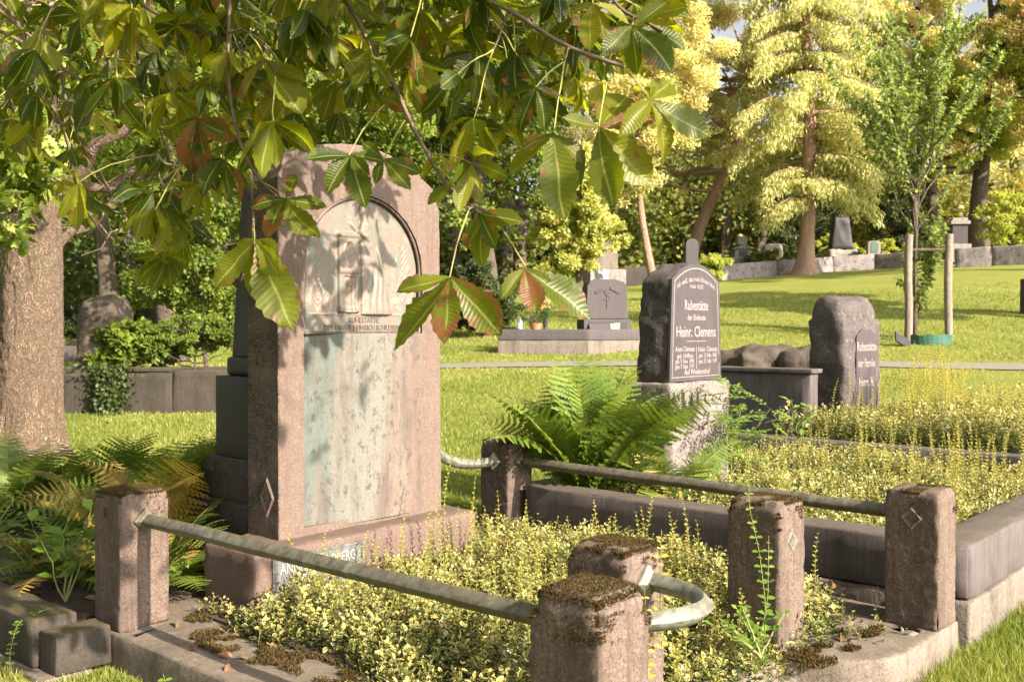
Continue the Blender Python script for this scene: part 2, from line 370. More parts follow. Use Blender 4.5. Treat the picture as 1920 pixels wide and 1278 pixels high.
def m_bark(name, a, b, sc=9, stretch=.22, bump=1.0):
    m = NT(name); v = m.mapped((1, 1, stretch)); vo = m.vor(sc * 2.2, vec=m.n('ShaderNodeMapping', {'Vector': m.n('ShaderNodeVectorMath', {0: v, 1: m.n('ShaderNodeTexNoise', {'Vector': v, 'Scale': 6.0}).outputs[1]}, operation='ADD').outputs[0]}).outputs[0], feature='DISTANCE_TO_EDGE', out='Distance')
    n1 = m.noise(sc * 2, 6, vec=v, rough=.7); f = m.ramp(vo, [(.0, 0.0), (.25, 1.0)])
    c = m.mix(m.mix(.5, f, n1), a, b); c = m.mix(m.ramp(m.noise(3, 4), [(.5, 0.0), (.8, .4)]), c, (.17, .16, .09))
    m.set(m.b.inputs['Base Color'], c); m.set(m.b.inputs['Roughness'], .9)
    m.set(m.b.inputs['Normal'], m.bump(f, bump, .02, m.bump(n1, bump, .015))); return m.m
MT['oakbark'] = m_bark('oak_bark', (.075, .048, .03), (.29, .20, .13), 15, .30, .9)
MT['bark'] = m_bark('brown_bark', (.07, .05, .035), (.20, .15, .11), 12)
MT['redbark'] = m_bark('reddish_bark', (.20, .12, .08), (.46, .29, .20), 4)
MT['twig'] = plain('twig_bark', (.12, .08, .06), .8, var=.5, sc=14)
MT['stake'] = m_bark('weathered_round_wood', (.15, .115, .09), (.29, .235, .19), 8, .08, .5)
# ================================================================== terrain
YS = [-30, 0, 5, 9.8, 13, 18, 20, 22, 30, 40, 60, 120, 200]; ZS = [-.1, .05, .08, .24, .47, .80, .97, 1.22, 2.1, 3.1, 4.3, 7, 9]
def gz(x, y):
    x = np.asarray(x, float); y = np.asarray(y, float)
    z = np.interp(y, YS, ZS); L = np.clip((y - 17) / 22, 0, 1); L = L * L * (3 - 2 * L)
    P = np.stack([x.ravel(), y.ravel(), 0 * x.ravel()], 1)
    nz = (vnoise(P, .25, 3) * .05).reshape(x.shape) * np.clip((y - 8) / 8, 0, 1)
    return z + .064 * (np.clip(x, -22, 32) - 3) * L + nz
def g1(x, y): return float(gz(np.array([x]), np.array([y]))[0])

def m_grass():
    m = NT('lawn_grass'); a = m.noise(.8, 5, rough=.7); b = m.noise(7, 5, rough=.7); c = m.noise(45, 4, rough=.8)
    col = m.mix(m.ramp(a, [(.35, 0.0), (.65, 1.0)]), (.17, .215, .036), (.26, .28, .062)); col = m.mix(m.ramp(b, [(.35, .0), (.7, .7)]), col, (.34, .32, .09))
    col = m.mix(m.ramp(c, [(.3, .75), (.6, 0.0)]), col, (.09, .13, .02))
    col = m.mix(m.ramp(m.noise(2.6, 6, rough=.75), [(.62, 0.0), (.75, .5)]), col, (.36, .29, .13))
    m.set(m.b.inputs['Base Color'], col); m.set(m.b.inputs['Roughness'], .9); m.set(m.b.inputs['Specular IOR Level'], .1)
    m.set(m.b.inputs['Normal'], m.bump(c, .9, .05, m.bump(b, .5, .1))); return m.m
MT['lawn'] = m_grass()
xs = np.concatenate([np.linspace(-120, -30, 12), np.linspace(-28, 38, 133), np.linspace(42, 130, 12)])
ys = np.concatenate([np.linspace(-25, -1, 10), np.linspace(0, 50, 101), np.linspace(54, 200, 20)])
X, Y = np.meshgrid(xs, ys); Z = gz(X, Y); nx, ny = len(xs), len(ys)
idx = np.arange(nx * ny).reshape(ny, nx)
F_ = np.stack([idx[:-1, :-1], idx[:-1, 1:], idx[1:, 1:], idx[1:, :-1]], -1).reshape(-1, 4)
B = Big(); B.add(np.stack([X, Y, Z], -1).reshape(-1, 3), F_); lawn = B.build('lawn', MT['lawn'], smooth=True); tag(lawn, kind='structure')

# gravel path crossing the lawn, slightly sunk in the slope
px_, py_ = np.meshgrid(np.linspace(-14, 30, 90), np.linspace(0, 1, 5))
cy = 17.9 + .03 * px_ + .25 * np.sin(px_ * .35) - np.clip(px_ - 6, 0, 30) * .10; wd = .60 + .05 * np.clip(px_ - 5, 0, 12)
py_ = cy + (py_ - .5) * wd * 1.3
pz = gz(px_, py_) + .02; idx = np.arange(px_.size).reshape(px_.shape)
B = Big(); B.add(np.stack([px_, py_, pz], -1).reshape(-1, 3), np.stack([idx[:-1, :-1], idx[:-1, 1:], idx[1:, 1:], idx[1:, :-1]], -1).reshape(-1, 4))
tag(B.build('gravel_path', plain('path_gravel', (.17, .155, .12), .95, var=.25, sc=30, bump=.6), smooth=True), kind='structure')

# ================================================================== our grave: kerb, posts, rails
def arc(c, r_, a0, a1, n=8): return [(c[0] + r_ * math.cos(R(a0 + (a1 - a0) * i / n)), c[1] + r_ * math.sin(R(a0 + (a1 - a0) * i / n))) for i in range(n + 1)]
out = [(-.27, -.02), (2.545, -.03), (2.545, .30)] + arc((2.26, .33), .285, 0, 90)[1:] + [(2.255, 1.62)] + arc((2.30, 1.95), .30, -90, 0)[1:] + [(2.61, 2.53), (-.27, 2.755)]
def m_slab(): return MT['kerb']
pl = gthing('grave_slab', 'low stepped stone base of the grave with the bronze railing, moss on its rounded front', 'grave base', 0, 0, 0)
def fine_prism(poly, z0, z1, name, mat, parent, cell=.035, r=.012, amp=.0035):
    P = []
    for i in range(len(poly)):
        a = np.array(poly[i]); b = np.array(poly[(i + 1) % len(poly)]); n = max(1, int(np.linalg.norm(b - a) / cell))
        for k in range(n): P.append(a + (b - a) * k / n)
    P = np.array(P); n = len(P); c = P.mean(0)
    nx_ = np.roll(P, -1, 0) - np.roll(P, 1, 0); nn = np.stack([nx_[:, 1], -nx_[:, 0]], 1); nn /= np.linalg.norm(nn, axis=1, keepdims=True)
    rings = []
    zs = list(np.linspace(z0, z1 - r, 7)); rings = [(0, z) for z in zs] + [(r * .3, z1 - r * .3), (r, z1)] + [(d, z1) for d in (.03, .06, .10, .15, .20, .26, .32, .38)]
    vs = []
    for d, z in rings:
        Q = P - nn * d
        vs += [(q[0], q[1], z) for q in Q]
    fs = [(k * n + i, k * n + (i + 1) % n, (k + 1) * n + (i + 1) % n, (k + 1) * n + i) for k in range(len(rings) - 1) for i in range(n)]
    vs = np.array(vs); dn = fbm(vs, 9, 4, 5) * amp; side = (vs[:, 2] < z1 - r * .5)
    ext = np.tile(nn, (len(rings), 1)); vs[:, 0] += np.where(side, ext[:, 0] * dn * 1.5, 0); vs[:, 1] += np.where(side, ext[:, 1] * dn * 1.5, 0); vs[:, 2] += np.where(side, 0, dn)
    return pyobj(name, vs, fs, mat, parent, smooth=True)
fine_prism(out, -.1, .22, 'kerb_ring', MT['kerb'], pl)
soil = [(.02, .36), (2.2, .34), (2.2, .75), (2.1, .80), (2.1, 1.6), (2.2, 1.9), (2.25, 2.25), (.02, 2.45)]
Geo().prism(soil, .15, .232).build('soil_bed', MT['soil'], pl)

def moss_tufts(name, pts, nrm, parent, n, size=.0058):
    B = Big(); k = RNG.integers(0, len(pts), n); P = pts[k] + RNG.normal(0, .003, (n, 3)); N0 = nrm[k] + RNG.normal(0, .45, (n, 3))
    side = np.cross(N0, RNG.normal(0, 1, (n, 3)))
    B.leaves(P, N0, side, size * RNG.uniform(.5, 1.4, n), size * .45, T_BLADE, age=RNG.random(n)); return B.build(name, MT['moss'], parent)
T_BLADE = (np.array([[0, -.5, 0], [0, .5, 0], [.6, .3, .06], [.6, -.3, .06], [1, 0, .16]]), [(0, 1, 2), (0, 2, 3), (3, 2, 4)], np.array([0, 0, 0, 0, 0.]))
MT['moss'] = leafmat('cushion_moss', [(.022, .012, .006), (.06, .03, .009), (.10, .062, .014), (.09, .08, .016), (.04, .02, .008)], trans=.25, rough=.9)

POSTS = {}
def post(k, label, s, t, z0, z1, rtop=.035, moss=.6, hole=None):
    p = gthing('stone_post', label, 'post', s - .115, t + .115, z0, 'square cast stone posts round the railed grave'); POSTS[k] = p
    body = stone('shaft', (-.115, .115, -.115, .115, 0, z1 - z0), MT['post'], p, r=.008, rtop=rtop * .8, cell=.0115, amp=.0026, f=45, seed=ord(k), chip=.022, big=.002, bigf=6)
    me = body.data; n = len(me.vertices); co = np.zeros(n * 3); me.vertices.foreach_get('co', co); co = co.reshape(-1, 3); no = np.zeros(n * 3); me.vertices.foreach_get('normal', no); no = no.reshape(-1, 3)
    msk = (no[:, 2] > .25) & (co[:, 2] > (z1 - z0) * .8)
    dens = fbm(co + ord(k), 14, 3, 2); edge_ = (np.abs(co[:, 2] - (z1 - z0)) < .12) & (dens > .75 - moss * .4)
    msk = (msk & (dens > .35 - moss)) | edge_
    if msk.sum() > 5: moss_tufts('moss', co[msk], no[msk], p, int(15000 * moss))
    if hole:
        ax, u0, zz = hole
        g = Geo(); r_ = .034; mk = (lambda a, b, d: (a, -.1165 - d, b)) if ax == 'v' else (lambda a, b, d: (.1165 + d, a, b))
        ring_o = [mk(u0 + r_ * 1.45 * math.cos(a), zz + r_ * 1.45 * math.sin(a) * 1.1, -.004) for a in [i * math.pi / 2 for i in range(4)]]
        ring_a = [mk(u0 + r_ * 1.2 * math.cos(a), zz + r_ * 1.2 * math.sin(a), .003) for a in [i * math.pi / 2 for i in range(4)]]
        ring_b = [mk(u0 + r_ * math.cos(a), zz + r_ * math.sin(a), .001) for a in [i * math.pi / 2 for i in range(4)]]
        ring_c = [mk(u0 + r_ * .75 * math.cos(a), zz + r_ * .75 * math.sin(a), -.0) for a in [i * math.pi / 2 for i in range(4)]]
        v = ring_o + ring_a + ring_b + ring_c
        f = [(k_ * 4 + i, k_ * 4 + (i + 1) % 4, k_ * 4 + 4 + (i + 1) % 4, k_ * 4 + 4 + i) for k_ in range(3) for i in range(4)]
        g.add(v, f).build('mortar_socket', MT['sandbase'], p)
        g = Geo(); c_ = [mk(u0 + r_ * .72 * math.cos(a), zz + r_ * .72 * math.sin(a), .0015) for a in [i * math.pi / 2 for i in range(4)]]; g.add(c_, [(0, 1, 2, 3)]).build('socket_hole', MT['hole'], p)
    return p
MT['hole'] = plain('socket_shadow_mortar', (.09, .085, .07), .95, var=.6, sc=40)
post('A', 'square stone post at the left corner of the railed grave, beside the ferns', 0, 0, .218, .808, moss=.75)
post('B', 'nearest post, at the bottom edge, its rounded top thick with brown moss', 2.528, -.028, .218, .82, rtop=.06, moss=1.0)
post('C', 'mossy topped stone post behind the nearest post, a green bronze bracket on its right side', 2.251, .481, .218, .815, rtop=.045, moss=.9)
post('D', 'stone post overgrown by a leafy green shoot, mortar patch where its rail broke off', 2.234, 1.564, .218, .82, rtop=.04, moss=.6, hole=('u', .0, .44))
post('E', 'stone post at the right front corner with an empty diamond socket in its face', 2.603, 2.287, .218, .81, rtop=.03, moss=.35, hole=('v', .0, .475))
post('F', 'farthest stone post, between the tall headstone and the big green fern, two rails meet it', -.026, 2.506, .218, .81, rtop=.03, moss=.55)

def bez(P0, P1, P2, P3, n=16):
    t = np.linspace(0, 1, n)[:, None]; P0, P1, P2, P3 = map(np.array, (P0, P1, P2, P3))
    return (1 - t) ** 3 * P0 + 3 * (1 - t) ** 2 * t * P1 + 3 * (1 - t) * t * t * P2 + t ** 3 * P3
def rail(label, path, mat, plates, r_=.0305):
    p = gthing('bronze_rail', label, 'railing', 0, 0, 0, 'bronze rails between the stone posts')
    path = np.array(path, float); d = np.linalg.norm(np.diff(path, axis=0), axis=1)
    if len(path) == 2: path = path[0] + (path[1] - path[0]) * np.linspace(0, 1, 60)[:, None]
    path = path + np.stack([vnoise(path, 4, k) for k in (1, 2, 3)], 1) * .003 + np.stack([vnoise(path, 16, k) for k in (1, 2, 3)], 1) * (.0009 if len(path) > 30 else .0002)
    B = Big()
    # bevelled diamond bar: 8 corners
    m_ = len(path); tg = np.gradient(path, axis=0); tg /= np.linalg.norm(tg, axis=1, keepdims=True)
    a = np.cross(tg, np.array([0, 0, 1.0])); a /= np.linalg.norm(a, axis=1, keepdims=True) + 1e-9; b = np.cross(a, tg)
    prof = []
    for q in range(4):
        an = q * math.pi / 2
        for e in (-.035, .035): prof.append((math.cos(an + e) * r_ / math.cos(.0), math.sin(an + e) * r_))
    prof = np.array(prof); Xp = path[:, None] + a[:, None] * prof[None, :, 0:1] + b[:, None] * prof[None, :, 1:2]
    k = 8; F_ = [(i * k + j, i * k + (j + 1) % k, (i + 1) * k + (j + 1) % k, (i + 1) * k + j) for i in range(m_ - 1) for j in range(k)]
    B.add(Xp.reshape(-1, 3), F_); B.build('bar', mat, p)
    for (c, nrm) in plates:
        c = np.array(c); nrm = np.array(nrm, float); sx = np.cross(nrm, [0, 0, 1.0]); h = .056; g = Geo()
        rings = [(h, -.004), (h, .012), (h * .62, .03)]; v = []
        for hh, dd in rings: v += [tuple(c + nrm * dd + sx * (hh * x_) + np.array([0, 0, hh * z_])) for x_, z_ in ((1, 0), (0, 1), (-1, 0), (0, -1))]
        f = [(q * 4 + i, q * 4 + (i + 1) % 4, q * 4 + 4 + (i + 1) % 4, q * 4 + 4 + i) for q in range(2) for i in range(4)] + [(8, 9, 10, 11), (3, 2, 1, 0)]
        g.add(v, f).build('mounting_plate', mat, p, bevel=.002)
zr = .683
rail('long dark bronze rail running from the left corner post down to the nearest mossy post', [(-.003, .115, zr), (2.302, .09, zr + .015)], MT['rail'], [((0, .115, zr), (1, 0, 0)), ((2.298, .09, zr + .015), (-1, 0, 0))])
rail('long bronze rail on the far side, in front of the big green fern', [(-.029, 2.62, zr), (2.37, 2.40, zr + .01)], MT['rail'], [((-.026, 2.62, zr), (1, 0, 0)), ((2.373, 2.40, zr + .01), (-1, 0, 0))])
rail('short green bronze rail bent round in a curve between the two nearest posts', bez((2.248, .597, .705), (2.52, .63, .70), (2.66, .42, .695), (2.415, .198, .69), 26), MT['patina'], [((2.251, .597, .705), (1, 0, 0)), ((2.415, .203, .69), (0, 1, 0))], r_=.030)
rail('short pale bronze rail curving from the far post up to the tall headstone', bez((-.14, 2.508, zr), (-.14, 2.12, zr - .01), (-.14, 1.99, zr + .06), (-.12, 1.835, .99), 22), MT['patina'], [((-.14, 2.505, zr), (0, -1, 0))])

# ------------------------------------------------------------------ text
def text_mesh(lines, name, mat, parent, depth=.0025, s=0.0):
    """lines: (string, height, t centre, z base, width or None[, arc]) set on a plane facing +s; one mesh per line"""
    for ln in lines:
        txt, hgt, tc_, zb, wid = ln[:5]; arc_ = ln[5] if len(ln) > 5 else 0
        cu = bpy.data.curves.new('t', 'FONT'); cu.body = txt; cu.size = 1; cu.extrude = .5; cu.align_x = 'LEFT'; cu.resolution_u = 2; cu.offset = .004
        ob = bpy.data.objects.new('t', cu); COL.objects.link(ob)
        dg = bpy.context.evaluated_depsgraph_get(); me = bpy.data.meshes.new_from_object(ob.evaluated_get(dg))
        co = np.array([v.co[:] for v in me.vertices]); fc = [tuple(p.vertices) for p in me.polygons]
        bpy.data.objects.remove(ob); bpy.data.curves.remove(cu); bpy.data.meshes.remove(me)
        x0, x1 = co[:, 0].min(), co[:, 0].max(); k = hgt / .70; kx = (wid / (x1 - x0)) if wid else k
        tx = (co[:, 0] - (x0 + x1) / 2) * kx
        z = zb + co[:, 1] * k + (-arc_ * (tx / (max(1e-6, abs(tx).max()))) ** 2 if arc_ else 0)
        pyobj(name, np.stack([s + co[:, 2] * depth, tc_ + tx, z], 1), fc, mat, parent)

# ================================================================== tall relief headstone
hs = gthing('relief_headstone', 'tall pink headstone with an arched bronze relief panel over a pale lime streaked field', 'headstone', .07, 1.30, .22)
# local x = s-.07, y = t-1.30, z = z-.22
def L(s, t, z): return (s - .07, t - 1.30, z - .22)
outer = [(-.545, 0.24), (-.545, 2.00), (-.52, 2.06), (-.505, 2.115), (-.42, 2.155), (-.3, 2.195), (-.15, 2.22), (0.02, 2.225), (.16, 2.20), (.30, 2.15), (.42, 2.085), (.475, 2.05), (.50, 2.0), (.525, 1.94), (.53, 1.60), (.54, .24)]
inner = [(-.395, .32), (-.395, 1.58)] + [(-.395 * math.cos(R(a)), 1.58 + .39 * math.sin(R(a))) for a in range(5, 180, 5)] + [(.395, 1.58), (.395, .32)]
def ray(poly, c, ang):
    d = np.array([math.cos(ang), math.sin(ang)]); best = None
    for i in range(len(poly)):
        a = np.array(poly[i]) - c; b = np.array(poly[(i + 1) % len(poly)]) - c; e = b - a; den = d[0] * e[1] - d[1] * e[0]
        if abs(den) < 1e-12: continue
        t = (a[0] * e[1] - a[1] * e[0]) / den; q = (a[0] * d[1] - a[1] * d[0]) / den
        if t > 0 and -1e-9 <= q <= 1 + 1e-9 and (best is None or t > best): best = t
    return c + d * best
cc = np.array([0, 1.15]); angs = sorted(set([round(i * 2 * math.pi / 260, 6) for i in range(260)] + [round(math.atan2(p[1] - cc[1], p[0] - cc[0]) % (2 * math.pi), 6) for p in outer + inner]))
Po = np.array([ray(outer, cc, a) for a in angs]); Pi = np.array([ray(inner, cc, a) for a in angs]); n = len(angs)
rings = [(Po, x) for x in np.linspace(-.25, -.012, 12)] + [(Po * 1, -.003), ]
Pm = Po - (Po - cc) / np.linalg.norm(Po - cc, axis=1, keepdims=True) * .010
rings += [(Pm, 0.0)] + [(Pm + (Pi - Pm) * f, 0.0) for f in (.15, .3, .45, .6, .75, .9, 1.0)] + [(Pi, -.02), (Pi, -.075)]
vs = []
for P_, x in rings: vs += [(x, p[0], p[1]) for p in P_]
vs += [(-.25, 0, 1.15), (-.075, 0, 1.15)]
fs = [(k * n + i, k * n + (i + 1) % n, (k + 1) * n + (i + 1) % n, (k + 1) * n + i) for k in range(len(rings) - 1) for i in range(n)]
fs += [(len(vs) - 2, (i + 1) % n, i) for i in range(n)] + [(len(vs) - 1, (len(rings) - 1) * n + i, (len(rings) - 1) * n + (i + 1) % n) for i in range(n)]
vs = np.array(vs); dn = fbm(vs, 25, 3, 4) * .0018 + fbm(vs, 5, 3, 8) * .004 * (vs[:, 2] > 1.95)
vs = vs + np.stack([dn, dn * .7, dn * .7], 1)
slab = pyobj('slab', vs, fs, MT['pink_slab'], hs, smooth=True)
bv = slab.data
for p in bv.polygons: p.use_smooth = False
# mortared diamond socket on the slab's left side, where a rail once sat
def dia(r_, dd): return [(-.09 + r_ * math.cos(a), -.5475 - dd, .475 + r_ * 1.7 * math.sin(a)) for a in [i * math.pi / 2 for i in range(4)]]
vd = dia(.060, -.004) + dia(.050, .007) + dia(.040, .004) + dia(.034, -.001)
Geo().add(vd, [(k_ * 4 + i, k_ * 4 + (i + 1) % 4, k_ * 4 + 4 + (i + 1) % 4, k_ * 4 + 4 + i) for k_ in range(3) for i in range(4)]).build('mortar_socket', MT['pink'], hs)
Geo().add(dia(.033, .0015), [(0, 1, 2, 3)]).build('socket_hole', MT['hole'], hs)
# plinth
stone('plinth', L(-.20, .50, 0)[:1] + (.16,) + (-.785, .665) + (-.02, .28), MT['pink'], hs, r=.02, cell=.03, amp=.004, f=20, chip=.02, seed=3)
# bulging inset field
ny_, nz_ = 60, 90; v = []
for j in range(nz_ + 1):
    z = .30 + (1.262 - .30) * j / nz_
    for i in range(ny_ + 1):
        a = i / ny_; y = -.383 + .778 * a
        bul = -.035 + .050 * math.sin(min(1, a * 1.5) * math.pi / 2) - .012 * max(0, a - .75) * 4
        v.append((bul, y, z))
v = np.array(v); v[:, 0] += fbm(v, 30, 3, 1) * .0013 + fbm(v, 6, 2, 3) * .002
k = ny_ + 1; f = [(j * k + i, j * k + i + 1, (j + 1) * k + i + 1, (j + 1) * k + i) for j in range(nz_) for i in range(ny_)]
# left return into the groove
b0 = len(v); ret = [(-.075, -.383, .30 + (1.262 - .30) * j / nz_) for j in range(nz_ + 1)]; v = np.concatenate([v, ret])
f += [(b0 + j, j * k, (j + 1) * k, b0 + j + 1) for j in range(nz_)]
b1 = len(v); top = [(-.075, -.383 + .778 * i / ny_, 1.262) for i in range(ny_ + 1)]; v = np.concatenate([v, top]); f += [(nz_ * k + i, nz_ * k + i + 1, b1 + i + 1, b1 + i) for i in range(ny_)]
pyobj('inset_field', v, f, MT['inset'], hs, smooth=True)
# bronze relief
def sm(a, b, x): q = np.clip((x - a) / (b - a), 0, 1); return q * q * (3 - 2 * q)
def rel(p, q):
    """p sideways, q up from the plate's lower edge (0 .. .70)"""
    h = np.zeros_like(p)
    box = lambda a, b, c, d, e=.006: sm(a - e, a + e, p) * (1 - sm(b - e, b + e, p)) * sm(c - e, c + e, q) * (1 - sm(d - e, d + e, q))
    h += .004 * box(-.37, .37, .088, .096, .003) + .0025 * (1 - sm(.088, .094, q))
    # stele with pediment, oval and urn niche
    h += .016 * box(-.165, -.035, .10, .50) + .006 * box(-.172, -.028, .10, .13) + .006 * box(-.17, -.03, .30, .32) + .006 * box(-.172, -.028, .485, .51)
    h -= .010 * box(-.13, -.06, .105, .285, .004); h += .008 * np.clip(1 - ((p + .095) / .016) ** 2, 0, 1) ** .5 * (q > .10) * (q < .24) + .012 * np.clip(1 - ((p + .095) / .024) ** 2 - ((q - .262) / .03) ** 2, 0, 1) ** .5
    ov = ((p + .097) / .032) ** 2 + ((q - .40) / .062) ** 2; h += .006 * np.exp(-((ov - 1) / .25) ** 2) - .003 * (ov < 1)
    # robed figure leaning on the stele
    fr = np.interp(q, [.09, .2, .33, .44, .52, .57, .60, .64, .68], [.195, .165, .13, .105, .085, .03, .028, .032, .0]); fl = np.interp(q, [.09, .2, .33, .44, .52, .57, .60, .64, .68], [-.02, -.022, -.02, -.03, -.04, -.018, -.02, -.022, -.0])
    cx = (fl + fr) / 2; hw = np.maximum((fr - fl) / 2, .002); u = (p - cx) / hw; ins = (np.abs(u) < 1) * (q > .092) * (q < .66)
    body = np.clip(1 - u * u, 0, 1) ** .5
    uu = u + .25 * np.sin(q * 14); fold = np.sin(uu * 15 + q * 5) * .35 + np.abs(np.sin(uu * 7 + 1.3 + q * 3)) * .5
    h = np.where(ins > 0, np.maximum(h, .007 + .020 * body + .0060 * fold * body * (q < .56) + .0), h)
    arm = ((p - (.105 - (q - .33) * .25)) / .014) ** 2 + ((q - .36) / .09) ** 2; h += .012 * np.clip(1 - arm, 0, 1) ** .5
    arm2 = ((p + .02 + (q - .50) * 1.1) / .018) ** 2 + ((q - .515) / .05) ** 2; h += .010 * np.clip(1 - arm2, 0, 1) ** .5
    hd = ((p - .004) / .034) ** 2 + ((q - .625) / .044) ** 2; h = np.maximum(h, .028 * np.clip(1 - hd, 0, 1) ** .5)
    # palm fronds at the right, bush at the left
    for (px0, q0, ln, sg) in ((.27, .16, .30, 1), (.30, .12, .22, 1), (-.29, .14, .20, -1), (-.255, .12, .14, 1)):
        for kk in range(9):
            qa = q0 + ln * kk / 9
            for sd_ in (-1, 1):
                dx = (p - px0) * sd_; ln2 = .065 * (1 - kk / 13); d2 = (q - qa) - dx * 1.5
                h += .0035 * np.exp(-(d2 / .006) ** 2) * (dx > 0) * (dx < ln2)
    for (a_, b_) in ((-.30, .17), (-.255, .17)):
        vv = np.abs(np.sqrt(((p - a_) / .03) ** 2 + ((q - b_) / .07) ** 2) - 1); h += .004 * np.exp(-(vv / .25) ** 2)
    return h
nq, np_ = 190, 170; v = []
zz0, zz1 = 1.268, 1.955
for j in range(nq + 1):
    q = (zz1 - zz0) * (j / nq); z = zz0 + q; hw = .38 if z < 1.58 else math.sqrt(max(1e-5, 1 - ((z - 1.58) / .378) ** 2)) * .38
    for i in range(np_ + 1): v.append((0, hw * (2 * i / np_ - 1), z))
v = np.array(v); hh = rel(v[:, 1], v[:, 2] - zz0); hh += fbm(v, 45, 2, 3) * .0006; v[:, 0] = -.030 + hh * 1.0
k = np_ + 1; f = [(j * k + i, j * k + i + 1, (j + 1) * k + i + 1, (j + 1) * k + i) for j in range(nq) for i in range(np_)]
rp = pyobj('bronze_relief', v, f, MT['bronze'], hs, smooth=True)
B = Big(); loop = [(-.385, 1.265), (-.385, 1.58)] + [(-.385 * math.cos(R(a)), 1.58 + .382 * math.sin(R(a))) for a in range(4, 180, 4)] + [(.385, 1.58), (.385, 1.265)]
pts = []
for i in range(len(loop)):
    a = np.array(loop[i]); b = np.array(loop[(i + 1) % len(loop)]); m_ = max(1, int(np.linalg.norm(b - a) / .03))
    for q in range(m_): pts.append(a + (b - a) * q / m_)
pts = np.array(pts); P3 = np.stack([np.full(len(pts), -.016), pts[:, 0], pts[:, 1]], 1); P3 = np.concatenate([P3, P3[:1]])
B.tube(P3, .009, 8); B.build('bronze_frame', MT['bronze_dark'], rp, smooth=True)
MT['bronze_letter'] = m_bronze('dull_bronze_letters', (.105, .080, .064), (.13, .11, .085), (.09, .08, .062), .1, .5)
text_mesh([('RUHESTÄTTE', .029, .005, zz0 + .050, .20), ('DER FAMILIE HEINRICH SCHILDBERG', .027, .01, zz0 + .012, .52)], 'raised_lettering', MT['bronze_letter'], rp, depth=.005, s=-.026)
# name plate on the plinth
npl = Geo().box(.155, .168, -.70, -.165, .05, .245).build('name_plate', MT['zinc'], hs, bevel=.003)
g = Geo(); g.box(.166, .174, -.70, -.165, .235, .247).box(.166, .174, -.70, -.165, .05, .06).box(.166, .174, -.177, -.165, .06, .235).box(.166, .174, -.70, -.688, .06, .235)
g.build('plate_rim', MT['letter2'] if 'letter2' in MT else MT['zinc'], npl)
MT['zinc_letter'] = plain('pale_grey_metal', (.40, .36, .30), .5, .2, var=.15)
text_mesh([('ANNA SCHILDBERG', .046, -.44, .168, .44), ('GEB. HOH', .046, -.42, .102, .26)], 'raised_lettering', MT['zinc_letter'], npl, depth=.007, s=.169)

# ================================================================== dark obelisk monument back to back
om = gthing('granite_monument', 'dark tapering granite monument in steps, standing behind the left side of the tall headstone', 'monument', -.60, 1.30, .2)
stone('lower_step', (-.22, .33, -.49, .50, -.1, .42), MT['granite_hewn'], om, r=.012, amp=.004, f=14, cell=.04)
stone('upper_step', (-.12, .30, -.46, .46, .42, .64), MT['granite_hewn'], om, r=.01, amp=.003, f=14, cell=.04)
stone('die_block', (-.02, .29, -.45, .42, .64, 1.06), MT['granite_dark'], om, r=.006, amp=.0005, cell=.05)
stone('moulding', (.0, .27, -.40, .38, 1.06, 1.16), MT['granite_dark'], om, r=.02, amp=.0005, cell=.03)
Geo().box(.02, .25, -.375, .35, 1.16, 2.12, tx=.02, ty=.055).build('shaft', MT['granite_dark'], om, bevel=.006)

# ================================================================== second grave: kerb and pedestal stone
def kerb(label, name='grave_kerb'): return gthing(name, label, 'grave kerb', 0, 0, 0)
k2 = kerb('heavy grey sandstone kerb round the yellow ground cover in front of the black inscribed headstone')
stone('kerbstone', (.03, 2.60, 2.60, 2.80, .29, .54), MT['sandstone'], k2, r=.014, amp=.003, f=8, cell=.05, chip=.01)
stone('footing', (.02, 2.615, 2.585, 2.80, -.1, .285), MT['sandbase'], k2, r=.015, amp=.006, f=10, cell=.05)
stone('kerbstone', (2.42, 2.64, 2.585, 5.9, .295, .545), MT['sandstone'], k2, r=.016, amp=.003, f=8, cell=.045, chip=.012, seed=2)
stone('footing', (2.43, 2.645, 2.57, 5.9, -.1, .29), MT['sandbase'], k2, r=.015, amp=.007, f=10, cell=.05, seed=4)
stone('kerbstone', (-.8, 2.64, 5.62, 5.80, .3, .60), MT['sandstone'], k2, r=.014, amp=.003, f=8, cell=.06, chip=.01, seed=6)
Geo().box(.2, 2.43, 2.79, 5.63, .2, .40).build('soil_bed', MT['soil'], k2)
Geo().box(-.8, .2, 3.4, 5.63, .2, .36).build('soil_bed', MT['soil'], k2)

def tpx(px, s):
    r_ = (px - 960) / 1867; # (OX+sU0+tV0) = r (OY+sU1+tV1)
    return (r_ * (OY + s * U[1]) - OX - s * U[0]) / (V[0] - r_ * V[1])
cs = .45; t0, t1 = tpx(1257, cs), tpx(1369, cs)
cl = gthing('inscribed_headstone', 'black polished headstone with pale lettering on a pale granite pedestal, rough dark side', 'headstone', cs - .17, (t0 + t1) / 2, .35)
ch = (t1 - t0) / 2
stone('pedestal', (-.19, .17, -ch, ch, -.1, .79), MT['pedestal'], cl, r=.02, amp=.006, f=16, cell=.03, chip=.02)
fs_ = .13; h0 = .35
wb, wt = .345, .315
